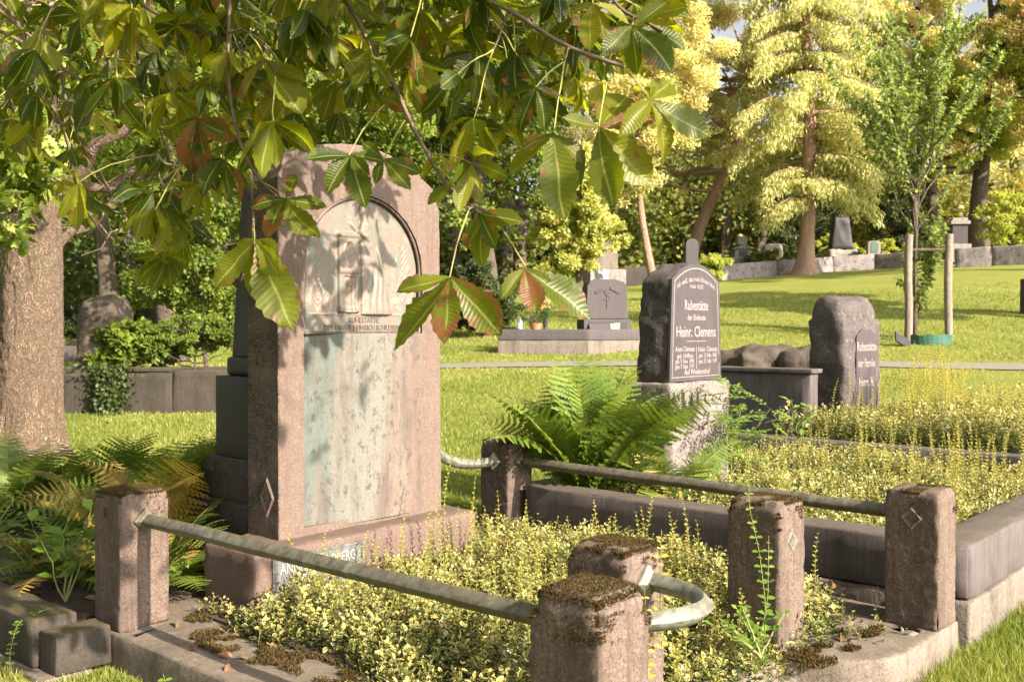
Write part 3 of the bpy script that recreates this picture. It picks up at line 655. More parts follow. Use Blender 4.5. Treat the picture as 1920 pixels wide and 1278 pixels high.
# rough body
body = stone('rough_body', (-.15, fs_ - .012, -wb, wb, .79, 1.60), MT['granite_hewn'], cl, r=.015, amp=.012, f=13, cell=.02, big=.012, bigf=5, seed=8)
me = body.data
for v_ in me.vertices:
    a = (v_.co.z - .79) / .81; kz = 1 - .10 * a; v_.co.y *= kz; 
    if v_.co.z > 1.2: v_.co.z -= (.115 * (v_.co.y / (wb * .9)) ** 2) * min(1, (v_.co.z - 1.2) / .35)
    v_.co.x = v_.co.x * (1 - .10 * a) + .013 * a
def cl_out(inset, n=24):
    pts = [(-(wb - inset), .795 + inset)]
    yt = wb * .9 - inset
    pts += [(-(wb * .915 - inset), 1.445)]
    for i in range(n + 1):
        y = -yt + 2 * yt * i / n; pts.append((y, 1.605 - inset - .115 * (y / (wb * .9)) ** 2))
    pts += [((wb * .915 - inset), 1.445), ((wb - inset), .795 + inset)]
    return pts[::-1]
Geo().prism(cl_out(0), fs_ - .02, fs_, 'x').build('polished_face', MT['polish'], cl, bevel=.003)
def outline(poly, wd_, s, name, mat, parent, d=.002):
    P = np.array(poly); c = P.mean(0); Q = []
    n = len(P); g = Geo(); nn = []
    e = np.roll(P, -1, 0) - np.roll(P, 1, 0); nn = np.stack([e[:, 1], -e[:, 0]], 1); nn /= np.linalg.norm(nn, axis=1, keepdims=True)
    if np.mean(np.sum((P - c) * nn, 1)) < 0: nn = -nn
    I = P - nn * wd_
    v = [(s, *p) for p in P] + [(s, *p) for p in I] + [(s + d, *p) for p in P] + [(s + d, *p) for p in I]
    f = []
    for i in range(n):
        j = (i + 1) % n; f += [(2 * n + i, 2 * n + j, 3 * n + j, 3 * n + i), (i, j, 2 * n + j, 2 * n + i), (n + i, 3 * n + i, 3 * n + j, n + j)]
    return g.add(v, f).build(name, mat, parent)
outline(cl_out(.028), .006, fs_ - .001, 'engraved_border', MT['letter'], cl)
text_mesh([('Ich weiß, dass mein Erlöser lebet', .034, 0, 1.485, .50, .055), ('Hiob 19,25', .028, 0, 1.435, .17),
           ('Ruhestätte', .070, 0, 1.285, .31), ('der Eheleute', .040, 0, 1.215, .24), ('Heinr. Clemens', .075, 0, 1.10, .52),
           ('Anna Clemens', .036, -.15, 1.00, .25), ('geb. Höffken', .032, -.15, .955, .21), ('geb. 9. Nov. 1836', .030, -.155, .920, .24), ('gest. 9. Sept. 1917', .030, -.155, .884, .25),
           ('Heinr. Clemens', .036, .155, .995, .26), ('geb. 12. Febr. 1845', .030, .155, .955, .245), ('gest. 27. Febr. 1919', .030, .155, .915, .25),
           ('Auf Wiedersehn!', .038, .01, .840, .34)], 'engraved_inscription', MT['letter'], cl, depth=.002, s=fs_ + .0005)
g = Geo(); g.box(fs_, fs_ + .002, -.13, .13, 1.067, 1.071).box(fs_, fs_ + .002, -.003, .002, .875, 1.03); g.build('dividing_line', MT['letter'], cl)

# ================================================================== third grave
s3 = .35; t0, t1 = tpx(1596, s3), tpx(1647, s3); z3 = .35
r3 = gthing('rough_headstone', 'thick rough hewn granite headstone with a small dark arched tablet, yellow shoots before it', 'headstone', s3 - .2, (t0 + t1) / 2, z3, dz=R(-9))
w3 = (t1 - t0) / 2
body = stone('hewn_block', (-.2, .2, -w3, w3, 0, 1.47), MT['granite_rough'], r3, r=.05, rtop=.16, amp=.020, f=8, cell=.03, big=.02, bigf=3, seed=12)
def arched(hw, z0_, zs_, n=14, rise=None):
    rise = rise or hw
    return [(-hw, z0_), (hw, z0_), (hw, zs_)] + [(hw * math.cos(R(180 * i / n)), zs_ + rise * math.sin(R(180 * i / n))) for i in range(1, n)] + [(-hw, zs_)]
Geo().prism(arched(w3 * .52, .35, 1.05, rise=.10), .17, .232, 'x').build('name_tablet', MT['polish'], r3, bevel=.004)
text_mesh([('Ruhestätte', .085, 0, .95, w3 * 1.0), ('der Familie', .075, 0, .80, w3 * .9), ('Herm. H.', .085, 0, .62, w3 * .8)], 'raised_lettering', MT['letter'], r3, depth=.004, s=.233)
w4 = gthing('grave_wall', 'low stone enclosure wall behind the rough headstone, dark left of it and pinkish right', 'wall', 0, 0, 0)
stone('side_wall', (-1.15, .12, 6.45, 6.62, .2, 1.10), MT['sandstone'], w4, r=.012, amp=.004, f=7, cell=.06, chip=.01)
stone('coping', (-1.18, .15, 6.42, 6.65, 1.10, 1.14), MT['sandstone'], w4, r=.008, amp=.002, cell=.06)
stone('rear_wall', (-1.15, -.98, 6.62, 9.6, .2, 1.02), MT['pink'], w4, r=.012, amp=.004, f=7, cell=.06)
k3 = kerb('low kerb at the right front of the bushy bed with tall yellow shoots')
stone('kerbstone', (2.42, 2.60, 5.95, 9.5, .2, .5), MT['sandstone'], k3, r=.015, amp=.003, cell=.06)
Geo().box(-.98, 2.42, 5.81, 9.5, .2, .42).build('soil_bed', MT['soil'], k3)
for i, (px, d, r_, lab) in enumerate([(1425, 13.2, .42, 'low brown boulder left of two behind the dark enclosure wall'), (1512, 13.0, .34, 'low brown boulder beside the rough hewn headstone')]):
    x, y = px2x(px, d), d; z = g1(x, y)
    p = thing('boulder', lab, 'rock', (x, y, z + .33), .3 + i, 'boulders behind the dark wall')
    stone('rock_body', (-r_ * (1.15), r_ * 1.1, -r_ * .8, r_ * .8, -.2, .43), MT['rock'], p, r=.14, rtop=.12, cell=.035, amp=.03, f=6, big=.07, bigf=2.5, seed=20 + i)

# ================================================================== left neighbour kerb
k4 = kerb('dark mossy kerb at the lower left corner below the ferns')
stone('kerbstone', (-3.6, -.175, -.29, -.10, .10, .30), MT['wall'], k4, r=.012, amp=.004, f=8, cell=.04, chip=.012, seed=31)
stone('footing', (-3.6, -.02, -.32, -.10, -.1, .095), MT['sandbase'], k4, r=.012, amp=.005, cell=.05, seed=33)
stone('end_stone', (-.165, -.012, -.265, -.03, .097, .262), MT['wall'], k4, r=.010, amp=.004, cell=.03, seed=35)
Geo().box(-3.6, -.3, -.11, 2.9, -.05, .235).build('soil_bed', MT['soil'], k4)
# ================================================================== left middle ground: planter wall, boulder stone, shrubs
def at(px, d): x = px2x(px, d); return x, d, g1(x, d)
pw = thing('planter_wall', 'long low brown stone enclosure wall with ivy, left behind the obelisk', 'wall', at(250, 12.6), R(2))
x0 = px2x(128, 12.6) - px2x(250, 12.6); x1 = px2x(470, 12.6) - px2x(250, 12.6)
stone('end_block', (x0, x0 + .44, -.14, .3, -.2, .47), MT['wall'], pw, r=.02, amp=.008, cell=.05, seed=1)
stone('wall_block', (x0 + .60, x1 - .95, -.20, .2, -.25, .50), MT['wall'], pw, r=.015, amp=.01, f=6, cell=.05, chip=.015, seed=2)
stone('wall_block', (x1 - .94, x1 + .5, -.19, .2, -.25, .515), MT['wall'], pw, r=.015, amp=.01, f=6, cell=.05, chip=.015, seed=3)
stone('coping', (x0 + .58, x1 - .95, -.215, .2, .503, .55), MT['wall'], pw, r=.012, amp=.004, cell=.06, seed=5)
stone('side_wall', (x0 + .02, x0 + .25, .3, 2.6, -.1, .42), MT['wall'], pw, r=.02, amp=.006, cell=.07, seed=4)
Geo().box(x0 + .25, x1 + .4, .2, 2.6, .0, .46).build('soil_bed', MT['soil'], pw)
x, y, z = at(186, 13.3)
bs = thing('standing_boulder', 'tall upright dark brown natural boulder used as a gravestone behind the planter wall', 'gravestone', (x, y, z + .2), .1)
me = stone('rock_body', (-.30, .30, -.22, .22, -.3, 1.22), MT['rock'], bs, r=.19, rtop=.22, cell=.04, amp=.022, f=6, big=.06, bigf=2.2, seed=41).data
for v_ in me.vertices: v_.co.x *= 1 + .10 * math.sin((v_.co.z + .3) * 2.2); v_.co.x += .05 * v_.co.z
fw = thing('low_wall', 'far low grey kerb wall at the far left behind the oak', 'wall', at(90, 19.0), R(-3))
stone('wall_block', (-3.2, .95, -.12, .12, -.2, .30), MT['sandstone'], fw, r=.02, amp=.006, cell=.09)

# ================================================================== the grave with flowers across the path
gx, gy, gz0 = at(1070, 20.0)
G3 = thing('tomb_border', 'two course grey stone border of the grave across the path, flower pots on its rim', 'grave kerb', (gx, gy, gz0), R(-30))
# local: x along the long front seen at the left; corner at px 1103
c0 = at(1103, 19.7); cx_, cy_ = c0[0] - gx, c0[1] - gy
ca, sa = math.cos(R(30)), math.sin(R(30))
G3.rotation_euler = (0, 0, 0)
la = np.array([-1.0, .10]); la /= np.linalg.norm(la); lb = np.array([.80, .60])
def wallseg(name, a, b, z0, z1, th, mat, parent):
    a = np.array(a); b = np.array(b); d = (b - a); ln = np.linalg.norm(d); d /= ln; n_ = np.array([-d[1], d[0]])
    o = stone(name, (0, ln, 0, th, z0, z1), mat, parent, r=.015, amp=.005, cell=.06, seed=int(abs(a[0]) * 100) % 50)
    o.location = (a[0], a[1], 0); o.rotation_euler = (0, 0, math.atan2(d[1], d[0])); return o
C0 = np.array([cx_, cy_]); CL = C0 + la * 1.80; CR = C0 + lb * 1.75
wallseg('kerbstone', CL, C0, .26, .48, .18, MT['greystone'], G3); wallseg('footing', CL, C0, -.2, .255, .2, MT['sandbase'], G3)
wallseg('kerbstone', C0, CR, .26, .48, .18, MT['greystone'], G3); wallseg('footing', C0, CR, -.2, .255, .2, MT['sandbase'], G3)
q = [CL + [0, .1], C0 + [0, .12], CR + [-.1, .05], CR + la * 1.6, CL + lb * 1.2]
Geo().prism([tuple(p) for p in q], .1, .44).build('soil_bed', MT['soil'], G3)
mx, my = px2x(1133, 20.6), 20.6
tm = thing('shouldered_tombstone', 'dark grey tombstone with sloping shoulders and carved spray, small white cherub standing on top', 'headstone', (mx, my, gz0 + .42), R(14))
hw = .46
Geo().prism([(-.24, .0), (.24, .0), (.24, .26), (-.24, .26)], -.52, .50, 'x').build('base_block', MT['greystone'], tm, bevel=.012)
body = [(-hw, .275), (hw, .275), (hw * .93, .95), (hw * .80, 1.03), (.16, 1.09), (-.16, 1.09), (-hw * .80, 1.03), (-hw * .93, .95)]
v = [(x_, -.19, z_) for x_, z_ in body] + [(x_ * .96, .19, z_) for x_, z_ in body]; n = len(body)
pyobj('stone_body', v, [tuple(range(n))[::-1], tuple(range(n, 2 * n))] + [(i, (i + 1) % n, n + (i + 1) % n, n + i) for i in range(n)], MT['greystone'], tm, bevel=.014)
g = Geo()
for i in range(26):
    a = (i % 13) / 12 * 2 - 1; g.ball((a * .24, -.195, .93 - .10 * abs(a) ** 1.4 - .03 * (i // 13) - (.18 * RNG.random() if abs(a) < .2 else 0)), .026, 1.4, .6, .8, 8)
g.box(-.018, .018, -.205, -.185, .50, .86).box(-.09, .09, -.203, -.185, .66, .69).build('carved_spray', MT['greystone'], tm)
g = Geo(); g.box(-.42, .42, -.245, -.238, .05, .22).build('inscribed_strip', MT['granite_dark'], tm, bevel=.003)
ch_ = thing('cherub_statuette', 'small pale seated cherub on top of the dark sloping shouldered tombstone', 'statuette', (mx, my, gz0 + .42 + 1.085), R(14))
B = Big()
def skinfig(name, joints, edges, mat, parent, sub=2):
    me = bpy.data.meshes.new(name); me.from_pydata([j[:3] for j in joints], edges, []); o = bpy.data.objects.new(name, me); COL.objects.link(o)
    sk = o.modifiers.new('skin', 'SKIN'); sb = o.modifiers.new('sub', 'SUBSURF'); sb.levels = sub; sb.render_levels = sub
    for i, j in enumerate(joints): me.skin_vertices[0].data[i].radius = (j[3], j[3])
    me.skin_vertices[0].data[0].use_root = True
    dg = bpy.context.evaluated_depsgraph_get(); m2 = bpy.data.meshes.new_from_object(o.evaluated_get(dg)); bpy.data.objects.remove(o)
    m2.materials.clear(); m2.materials.append(mat)
    for p in m2.polygons: p.use_smooth = True
    o = bpy.data.objects.new(name, m2); COL.objects.link(o); o.parent = parent; return o
skinfig('figure_body', [(0, 0, .06, .05), (0, 0, .13, .05), (0, 0, .175, .022), (0, -.005, .225, .040), (-.045, 0, .15, .02), (-.075, -.03, .11, .016), (-.03, -.055, .10, .014), (.045, 0, .15, .02), (.075, -.03, .11, .016), (.03, -.055, .10, .014),
    (-.035, -.05, .05, .026), (-.05, -.085, .02, .018), (.035, -.05, .05, .026), (.05, -.085, .02, .018)],
    [(0, 1), (1, 2), (2, 3), (1, 4), (4, 5), (5, 6), (1, 7), (7, 8), (8, 9), (0, 10), (10, 11), (0, 12), (12, 13)], MT['white'], ch_)
Geo().lathe([(.11, -.004), (.105, .02), (.08, .03)], 16, sy=.8).build('base', MT['white'], ch_)
for sg in (-1, 1):
    Geo().add([(sg * .03, .03, .16), (sg * .12, .06, .20), (sg * .10, .05, .12), (sg * .04, .03, .09), (sg * .03, .045, .16), (sg * .12, .075, .20), (sg * .10, .065, .12), (sg * .04, .045, .09)],
              [(0, 1, 2, 3), (7, 6, 5, 4), (0, 4, 5, 1), (1, 5, 6, 2), (2, 6, 7, 3), (3, 7, 4, 0)]).build('wing', MT['white'], ch_)
MT['terracotta'] = plain('terracotta', (.45, .17, .09), .8); MT['black'] = plain('black_plastic', (.02, .02, .022), .5); MT['lblue'] = plain('blue_grey_enamel', (.16, .17, .30), .4)
MT['glass'] = plain('frosted_lantern_glass', (.55, .55, .60), .3)
zt = gz0 + .481
def onrim(px, f=.09): # point on the left kerbstone top
    k = (px - 936) / (1103 - 936); p = CL + (C0 - CL) * k; return (gx + p[0], gy + p[1] + f, zt)
ln_ = thing('grave_lantern', 'small blue and white grave lantern standing on the stone rim left of the flower bowl', 'lantern', onrim(977))
Geo().lathe([(.055, 0), (.06, .015), (.048, .02)], 8).build('foot', MT['lblue'], ln_)
Geo().lathe([(.044, .02), (.048, .10), (.044, .15)], 8).build('glass_body', MT['glass'], ln_)
Geo().lathe([(.060, .15), (.058, .165), (.03, .20), (.012, .21), (.012, .235), (.003, .24)], 8).build('roof', MT['lblue'], ln_)
bw = thing('flower_bowl', 'terracotta bowl with a round grey green plant on the grave rim', 'flower pot', onrim(1006, .12))
Geo().lathe([(.09, 0), (.135, .10), (.14, .12), (.12, .12)], 20).build('bowl', MT['terracotta'], bw)
MT['greyleaf'] = leafmat('grey_green_leaf', [(.10, .14, .06), (.16, .2, .1), (.22, .26, .13)], .35)
MT['lilyleaf'] = leafmat('lily_leaf', [(.07, .13, .03), (.10, .18, .05)], .35)
MT['yellowpetal'] = leafmat('cream_petal', [(.60, .48, .16), (.66, .55, .3), (.6, .35, .2)], .4)
T_DIA = (np.array([[0, 0, 0], [.5, -.5, .08], [.55, 0, 0], [.5, .5, .08], [1, 0, -.05]]), [(0, 2, 1), (0, 3, 2), (1, 2, 4), (2, 3, 4)], np.array([.3, 1, 0, 1, .6]))
T_CARD = (np.array([[0, 0, 0], [.5, -.5, .1], [1, 0, 0], [.5, .5, .02]]), [(0, 1, 2), (0, 2, 3)], np.array([0, 1, 0, 1.]))
def rdir(n, up=0.0):
    d = RNG.normal(0, 1, (n, 3)); d[:, 2] += up; return d / np.linalg.norm(d, axis=1, keepdims=True)
B = Big(); n = 1500; d = rdir(n, .9); d[:, 2] = np.abs(d[:, 2]); rr = RNG.uniform(.3, 1, n)[:, None]
B.leaves(d * rr * [.16, .16, .20] + [0, 0, .11], d + RNG.normal(0, .3, (n, 3)), rdir(n), .045, .010, T_CARD); B.build('foliage', MT['greyleaf'], bw)
vz = thing('flower_vase', 'black grave vase with pale yellow flowers right of the terracotta bowl', 'vase', onrim(1024, .10))
Geo().lathe([(.04, 0), (.035, .03), (.055, .20), (.05, .20)], 16).build('vase_body', MT['black'], vz)
B = Big()
for i in range(26):
    a = RNG.uniform(0, 6.28); r_ = RNG.uniform(.02, .16); h = RNG.uniform(.38, .58); B.tube([(0, 0, .16), (r_ * .5 * math.cos(a), r_ * .5 * math.sin(a), h * .6), (r_ * math.cos(a), r_ * math.sin(a), h)], .003, 4)
    n = 14; t = RNG.random(n)[:, None]; P = np.array([0, 0, .16]) * (1 - t) + np.array([r_ * math.cos(a), r_ * math.sin(a), h]) * t; B.leaves(P, rdir(n, .8), rdir(n), .07, .015, T_CARD)
B.build('stems', MT['lilyleaf'], vz)
B = Big()
for i in range(40):
    a = RNG.uniform(0, 6.28); r_ = RNG.uniform(.02, .17); h = RNG.uniform(.40, .60); n = 7; B.leaves(np.tile([r_ * math.cos(a), r_ * math.sin(a), h], (n, 1)), rdir(n, 1.0), rdir(n), .055, .022, T_CARD)
B.build('blossoms', MT['yellowpetal'], vz)
bk = thing('stone_book', 'small pale open book of stone leaning at the foot of the dark sloping shouldered tombstone', 'plaque', (mx - .02, my - .36, gz0 + .45), R(10))
g = Geo(); g.add([(-.32, -.05, 0), (0.1, -.05, 0), (.1, .06, .14), (-.32, .06, .14), (-.32, -.02, 0), (.1, -.02, 0), (.1, .09, .14), (-.32, .09, .14)], [(0, 1, 2, 3), (7, 6, 5, 4), (0, 4, 5, 1), (1, 5, 6, 2), (2, 6, 7, 3), (3, 7, 4, 0)]).build('left_page', MT['greystone'], bk, bevel=.004)
g = Geo(); g.add([(.115, -.05, 0), (.30, -.03, 0), (.34, .06, .17), (.115, .06, .14), (.115, -.02, 0), (.30, 0, 0), (.34, .09, .17), (.115, .09, .14)], [(0, 1, 2, 3), (7, 6, 5, 4), (0, 4, 5, 1), (1, 5, 6, 2), (2, 6, 7, 3), (3, 7, 4, 0)]).build('right_page', MT['pale'], bk, bevel=.004)

# ================================================================== stones at the top of the slope
def bgstone(name, label, cat, px, d, rz=0.0, dz=0.0, group=None):
    x, y, z = at(px, d); return thing(name, label, cat, (x, y, z + dz), rz, group)
def seg_wall(label, pts, top, mat, cell=.12, cop=True):
    p = thing('retaining_wall', label, 'wall', at(*pts[0]))
    bx, by, bz = p.location
    for i in range(len(pts) - 1):
        a = at(*pts[i]); b = at(*pts[i + 1]); ln = math.hypot(b[0] - a[0], b[1] - a[1])
        o = stone('wall_block', (0, ln - .03, -.15, .15, -.5, top), mat, p, r=.04, amp=.02, f=4, cell=cell, seed=i, chip=.02)
        o.location = (a[0] - bx, a[1] - by, a[2] - bz); o.rotation_euler = (0, -math.atan2(b[2] - a[2], ln), math.atan2(b[1] - a[1], b[0] - a[0]))
    return p
MT['fieldwall'] = m_stone('mottled_field_wall', (.27, .235, .23), (.37, .33, .31), dark=(.07, .06, .055), grain=9, gamt=.6, stain=.6, moss=.3, streak=.4, bump=1.0)
seg_wall('mottled low stone retaining wall behind the conifer trunk at the top of the lawn', [(1345, 39.5), (1455, 41), (1560, 42), (1640, 42), (1705, 41)], .62, MT['fieldwall'])
seg_wall('mottled retaining wall at the far right behind the staked young tree', [(1790, 38.5), (1860, 38), (1960, 37)], .72, MT['fieldwall'])
seg_wall('dim low wall in the shade behind the cherub tombstone', [(1128, 40), (1240, 40.5), (1330, 41)], .75, MT['wall'])
p = bgstone('dark_stele', 'slim dark round topped stele seen just above the black inscribed headstone', 'gravestone', 1296, 36, dz=-.1)
Geo().prism(arched(.24, 0, 1.70, rise=.22), -.08, .08, 'x').build('stele_body', MT['granite_dark'], p, bevel=.02); p.rotation_euler = (0, 0, R(-80))
p = bgstone('small_shrine', 'small pale gabled tomb with a block on its roof, left on the far wall', 'tomb', 1390, 42)
Geo().box(-.55, .55, -.3, .3, -.2, .80).build('base', MT['fieldwall'], p, bevel=.03)
Geo().box(-.34, .34, -.26, .26, .80, 1.15).build('housing', MT['pale'], p, bevel=.02)
Geo().add([(-.5, -.35, 1.15), (.5, -.35, 1.15), (0, -.35, 1.38), (-.5, .35, 1.15), (.5, .35, 1.15), (0, .35, 1.38)], [(0, 1, 2), (5, 4, 3), (0, 3, 4, 1), (1, 4, 5, 2), (2, 5, 3, 0)]).build('gable_roof', MT['fieldwall'], p, bevel=.02)
Geo().box(-.20, .20, -.2, .2, 1.36, 1.70).build('roof_block', MT['pale'], p, bevel=.03)
Geo().box(-.18, .18, -.275, -.255, .86, 1.08).build('dark_opening', MT['black'], p)
p = bgstone('pale_boulder', 'rounded pale gravestone among bushes behind the far wall', 'gravestone', 1447, 44, dz=.6); stone('rock_body', (-.45, .45, -.25, .25, -.5, .75), MT['pale'], p, r=.24, rtop=.24, amp=.03, f=3, big=.05, cell=.08, seed=51)
p = bgstone('obelisk_stone', 'dark pointed rough gravestone on a pale rubble base, right of the conifer trunk', 'gravestone', 1575, 43.5, dz=.45)
stone('rubble_base', (-.62, .62, -.4, .4, -.3, .42), MT['pale'], p, r=.12, amp=.06, f=4, cell=.07, big=.03, seed=52)
me = stone('dark_body', (-.50, .50, -.28, .28, .42, 1.85), MT['granite_dark'], p, r=.10, amp=.03, f=3, cell=.08, seed=53).data
for v_ in me.vertices: v_.co.x *= 1 - .34 * (v_.co.z - .42) / 1.43
p = bgstone('lantern_stone', 'small grey gravestone with a green glass arched front on the far wall', 'gravestone', 1637, 42.5, dz=.55)
Geo().prism(arched(.27, -.2, .52, rise=.10), -.12, .12, 'x').build('stone_body', MT['pale'], p, bevel=.03); p.rotation_euler = (0, 0, R(-90))
Geo().prism(arched(.17, .12, .48, rise=.13), .115, .14, 'x').build('arched_tablet', plain('green_tinted_tablet', (.06, .10, .07), .4), p, bevel=.01)
p = bgstone('grey_monument', 'pale bluish monument with a flat cornice right of the tree stakes', 'monument', 1796, 41, R(-8), .45)
Geo().box(-.42, .42, -.35, .35, -.4, .35).build('base', MT['pale'], p, bevel=.03); Geo().box(-.30, .30, -.25, .25, .35, 1.15).build('body', MT['greystone'], p, bevel=.02)
g = Geo(); g.box(-.38, .38, -.33, .33, 1.15, 1.30).box(-.30, .30, -.25, .25, 1.30, 1.42).build('cornice', MT['pale'], p, bevel=.02)
p = bgstone('sandstone_pillar', 'pale yellowish square pillar with a cap, half hidden by the bright shrub', 'monument', 1130, 38, R(20), -.1)
Geo().box(-.75, .75, -.5, .5, 0, .9).build('base', MT['fieldwall'], p, bevel=.03); Geo().box(-.45, .45, -.4, .4, .9, 2.1).build('body', MT['sandbase'], p, bevel=.03); Geo().box(-.30, .30, -.3, .3, 2.1, 2.95).build('urn_block', MT['pale'], p, bevel=.06)
p = bgstone('edge_stone', 'grey gravestone cut by the right edge of the picture on the lawn', 'gravestone', 1927, 26, R(8), -.1); stone('stone_body', (-.16, .3, -.12, .12, 0, 1.02), MT['greystone'], p, r=.04, amp=.006, cell=.05)

# ================================================================== trees
SUNV = np.array(tosun)   # leaves turn their faces to the light
def pathcurve(p0, p1, n=8, sag=0.0, wob=.04):
    p0 = np.array(p0, float); p1 = np.array(p1, float); t = np.linspace(0, 1, n)[:, None]; ln = np.linalg.norm(p1 - p0)
    P = p0 + (p1 - p0) * t; P[:, 2] += -sag * ln * (4 * t * (1 - t))[:, 0]; P[1:-1] += RNG.normal(0, wob * ln / n * 1.5, (n - 2, 3)); return P
def limb_net(B, trunk, targets, r0, k=6, seg=7):
    """limbs from the trunk to clump centres, leaving low and rising"""
    for c in targets:
        zt_ = np.clip(c[2] - .45 * math.hypot(c[0] - trunk[0][0], c[1] - trunk[0][1]), trunk[len(trunk) // 3][2], trunk[-1][2])
        i = int(np.argmin(np.abs(np.array(trunk)[:, 2] - zt_))); a = np.array(trunk[i])
        B.tube(pathcurve(a, c, seg, .08, .12), np.linspace(r0 * RNG.uniform(.25, .5), r0 * .05, seg), 5)
def tree(name, label, cat, px, d, h, tr, ells, nclump, nleaf, ls, leaf, bark, lean=(0, 0), clr=.55, group=None, fork=None, tz=None, up=.2, flare=1.5, cl_seed=0, dz=0.0):
    """ells: crown ellipsoids (dx, dy, z, rx, ry, rz) relative to the trunk foot"""
    x, y, z = at(px, d); p = thing(name, label, cat, (x, y, z + dz), 0, group)
    top = tz or h * .8; T_ = []
    for i in range(12):
        f = i / 11; T_.append((lean[0] * f + .02 * h * math.sin(f * 5 + px), lean[1] * f, -.3 + (top + .3) * f))
    T_ = np.array(T_); B = Big(); fl = np.interp(np.linspace(0, 1, 12), [0, .06, .14, 1], [flare, flare * .85, 1, .22]); B.tube(T_, tr * fl, 14, wob=.03)
    cen = []; rad = []
    vol = np.array([e[3] * e[4] * e[5] for e in ells]); cnt = np.maximum(3, (vol ** .67 / (vol ** .67).sum() * nclump)).astype(int)
    for e, c_ in zip(ells, cnt):
        q = rdir(c_) * (RNG.random((c_, 1)) ** .38); cen.append(q * e[3:6] * .9 + e[:3]); rad += [min(e[3:6]) * clr] * c_
    cen = np.concatenate(cen); rad = np.array(rad) * RNG.uniform(.45, 1.1, len(cen))
    sel = RNG.choice(len(cen), min(len(cen), 22), replace=False); limb_net(B, T_, cen[sel], tr)
    B.build('trunk', bark, p, smooth=True)
    B = Big(); per = RNG.multinomial(nleaf, (rad ** 2) / (rad ** 2).sum()); k = np.repeat(np.arange(len(cen)), per); n = len(k)
    dd = rdir(n) ; rr = RNG.random((n, 1)) ** .45; P = cen[k] + dd * rr * rad[k][:, None] * [1, 1, .62]
    D = dd * .7 + RNG.normal(0, .6, (n, 3)); D[:, 2] -= .25; N = RNG.normal(0, .55, (n, 3)) + SUNV * .9; N[:, 2] += .4
    rv = np.clip(RNG.normal(.5, .2, n) + (RNG.random(len(cen)) - .5)[k] * .5, 0, 1)
    B.leaves(P, D, N, ls * RNG.uniform(.6, 1.3, n), ls * RNG.uniform(.45, .8, n), T_CARD, rnd=rv); B.build('crown', leaf, p)
    return p
MT['l_green'] = leafmat('mid_green_leaf', [(.06, .10, .012), (.11, .16, .022), (.18, .24, .035), (.26, .30, .05)], .5)
MT['l_dark'] = leafmat('dark_evergreen_leaf', [(.022, .038, .009), (.045, .065, .015), (.09, .115, .03)], .3)
MT['l_lime'] = leafmat('lime_leaf', [(.20, .26, .04), (.36, .41, .08), (.52, .53, .15)], .5)
MT['l_bright'] = leafmat('bright_lime_leaf', [(.24, .29, .06), (.42, .44, .13), (.56, .54, .22)], .5)
MT['l_yellow'] = leafmat('yellowing_leaf', [(.28, .31, .08), (.50, .48, .17), (.68, .61, .29), (.70, .57, .31)], .5, glow=(1.15, 1.15, .8))
MT['l_amber'] = leafmat('amber_leaf', [(.34, .32, .09), (.55, .48, .18), (.68, .55, .26), (.68, .48, .27)], .5, glow=(1.15, 1.12, .8))
MT['l_larch'] = leafmat('pale_conifer_needle', [(.32, .35, .10), (.51, .50, .19), (.68, .63, .29)], .45, glow=(1.15, 1.15, .8))
MT['l_cherry'] = leafmat('fresh_green_leaf', [(.13, .19, .05), (.25, .32, .09), (.42, .46, .18)], .5, glow=(1.2, 1.2, .7))

# oak at the left with a tall bark trunk
x, y, z = at(50, 9.8)
oak = thing('oak_tree', 'thick furrowed oak trunk at the left edge, sunlit at its foot, lobed leaves hanging above', 'tree', (x, y, z))
B = Big(); k = 130; hs_ = np.linspace(-.2, 5.5, 300); v = []
for i, h_ in enumerate(hs_):
    r_ = np.interp(h_, [-.2, 0, .15, .5, 1.5, 3, 7.5], [.46, .40, .345, .30, .275, .26, .20])
    for j in range(k):
        a = 2 * math.pi * j / k; rg = 1 + (.10 * math.sin(a * 5 + 1) * max(0, 1 - h_ / .7)); v.append((r_ * rg * math.cos(a) + .06 * math.sin(h_ * .8), r_ * rg * math.sin(a), h_))
v = np.array(v); q = v * [1, 1, .32]; dn = .008 - (np.abs(fbm(q + .02 * fbm(v, 14, 2, 9)[:, None], 24, 3, 5))) * .020; rad_ = np.stack([v[:, 0], v[:, 1], 0 * v[:, 0]], 1); rad_ /= np.linalg.norm(rad_, axis=1, keepdims=True); v = v + rad_ * dn[:, None]
f = [(i * k + j, i * k + (j + 1) % k, (i + 1) * k + (j + 1) % k, (i + 1) * k + j) for i in range(len(hs_) - 1) for j in range(k)]
B.add(v, f)
for (zz, px1, py1, d1, rr0) in ((1.9, 300, 300, 10.5, .07), (2.3, 380, 60, 9.5, .09), (2.8, -60, 150, 7.0, .09), (3.2, 200, -80, 8.0, .1), (3.8, -200, -300, 9, .1), (2.35, 60, 250, 6.9, .035), (2.5, 480, 200, 11.5, .07), (4, 500, -260, 10, .1)):
    e = pt(px1, py1, d1) - np.array([x, y, z]); P = pathcurve((0, 0, zz), e, 10, .05, .12); B.tube(P, np.linspace(rr0, .012, 10), 7)
    for m_ in range(5):
        b_ = P[RNG.integers(4, 10)]; B.tube(pathcurve(b_, b_ + RNG.normal(0, .5, 3), 5, .1, .2), np.linspace(.015, .004, 5), 4)
B.build('trunk', MT['oakbark'], oak, smooth=True)
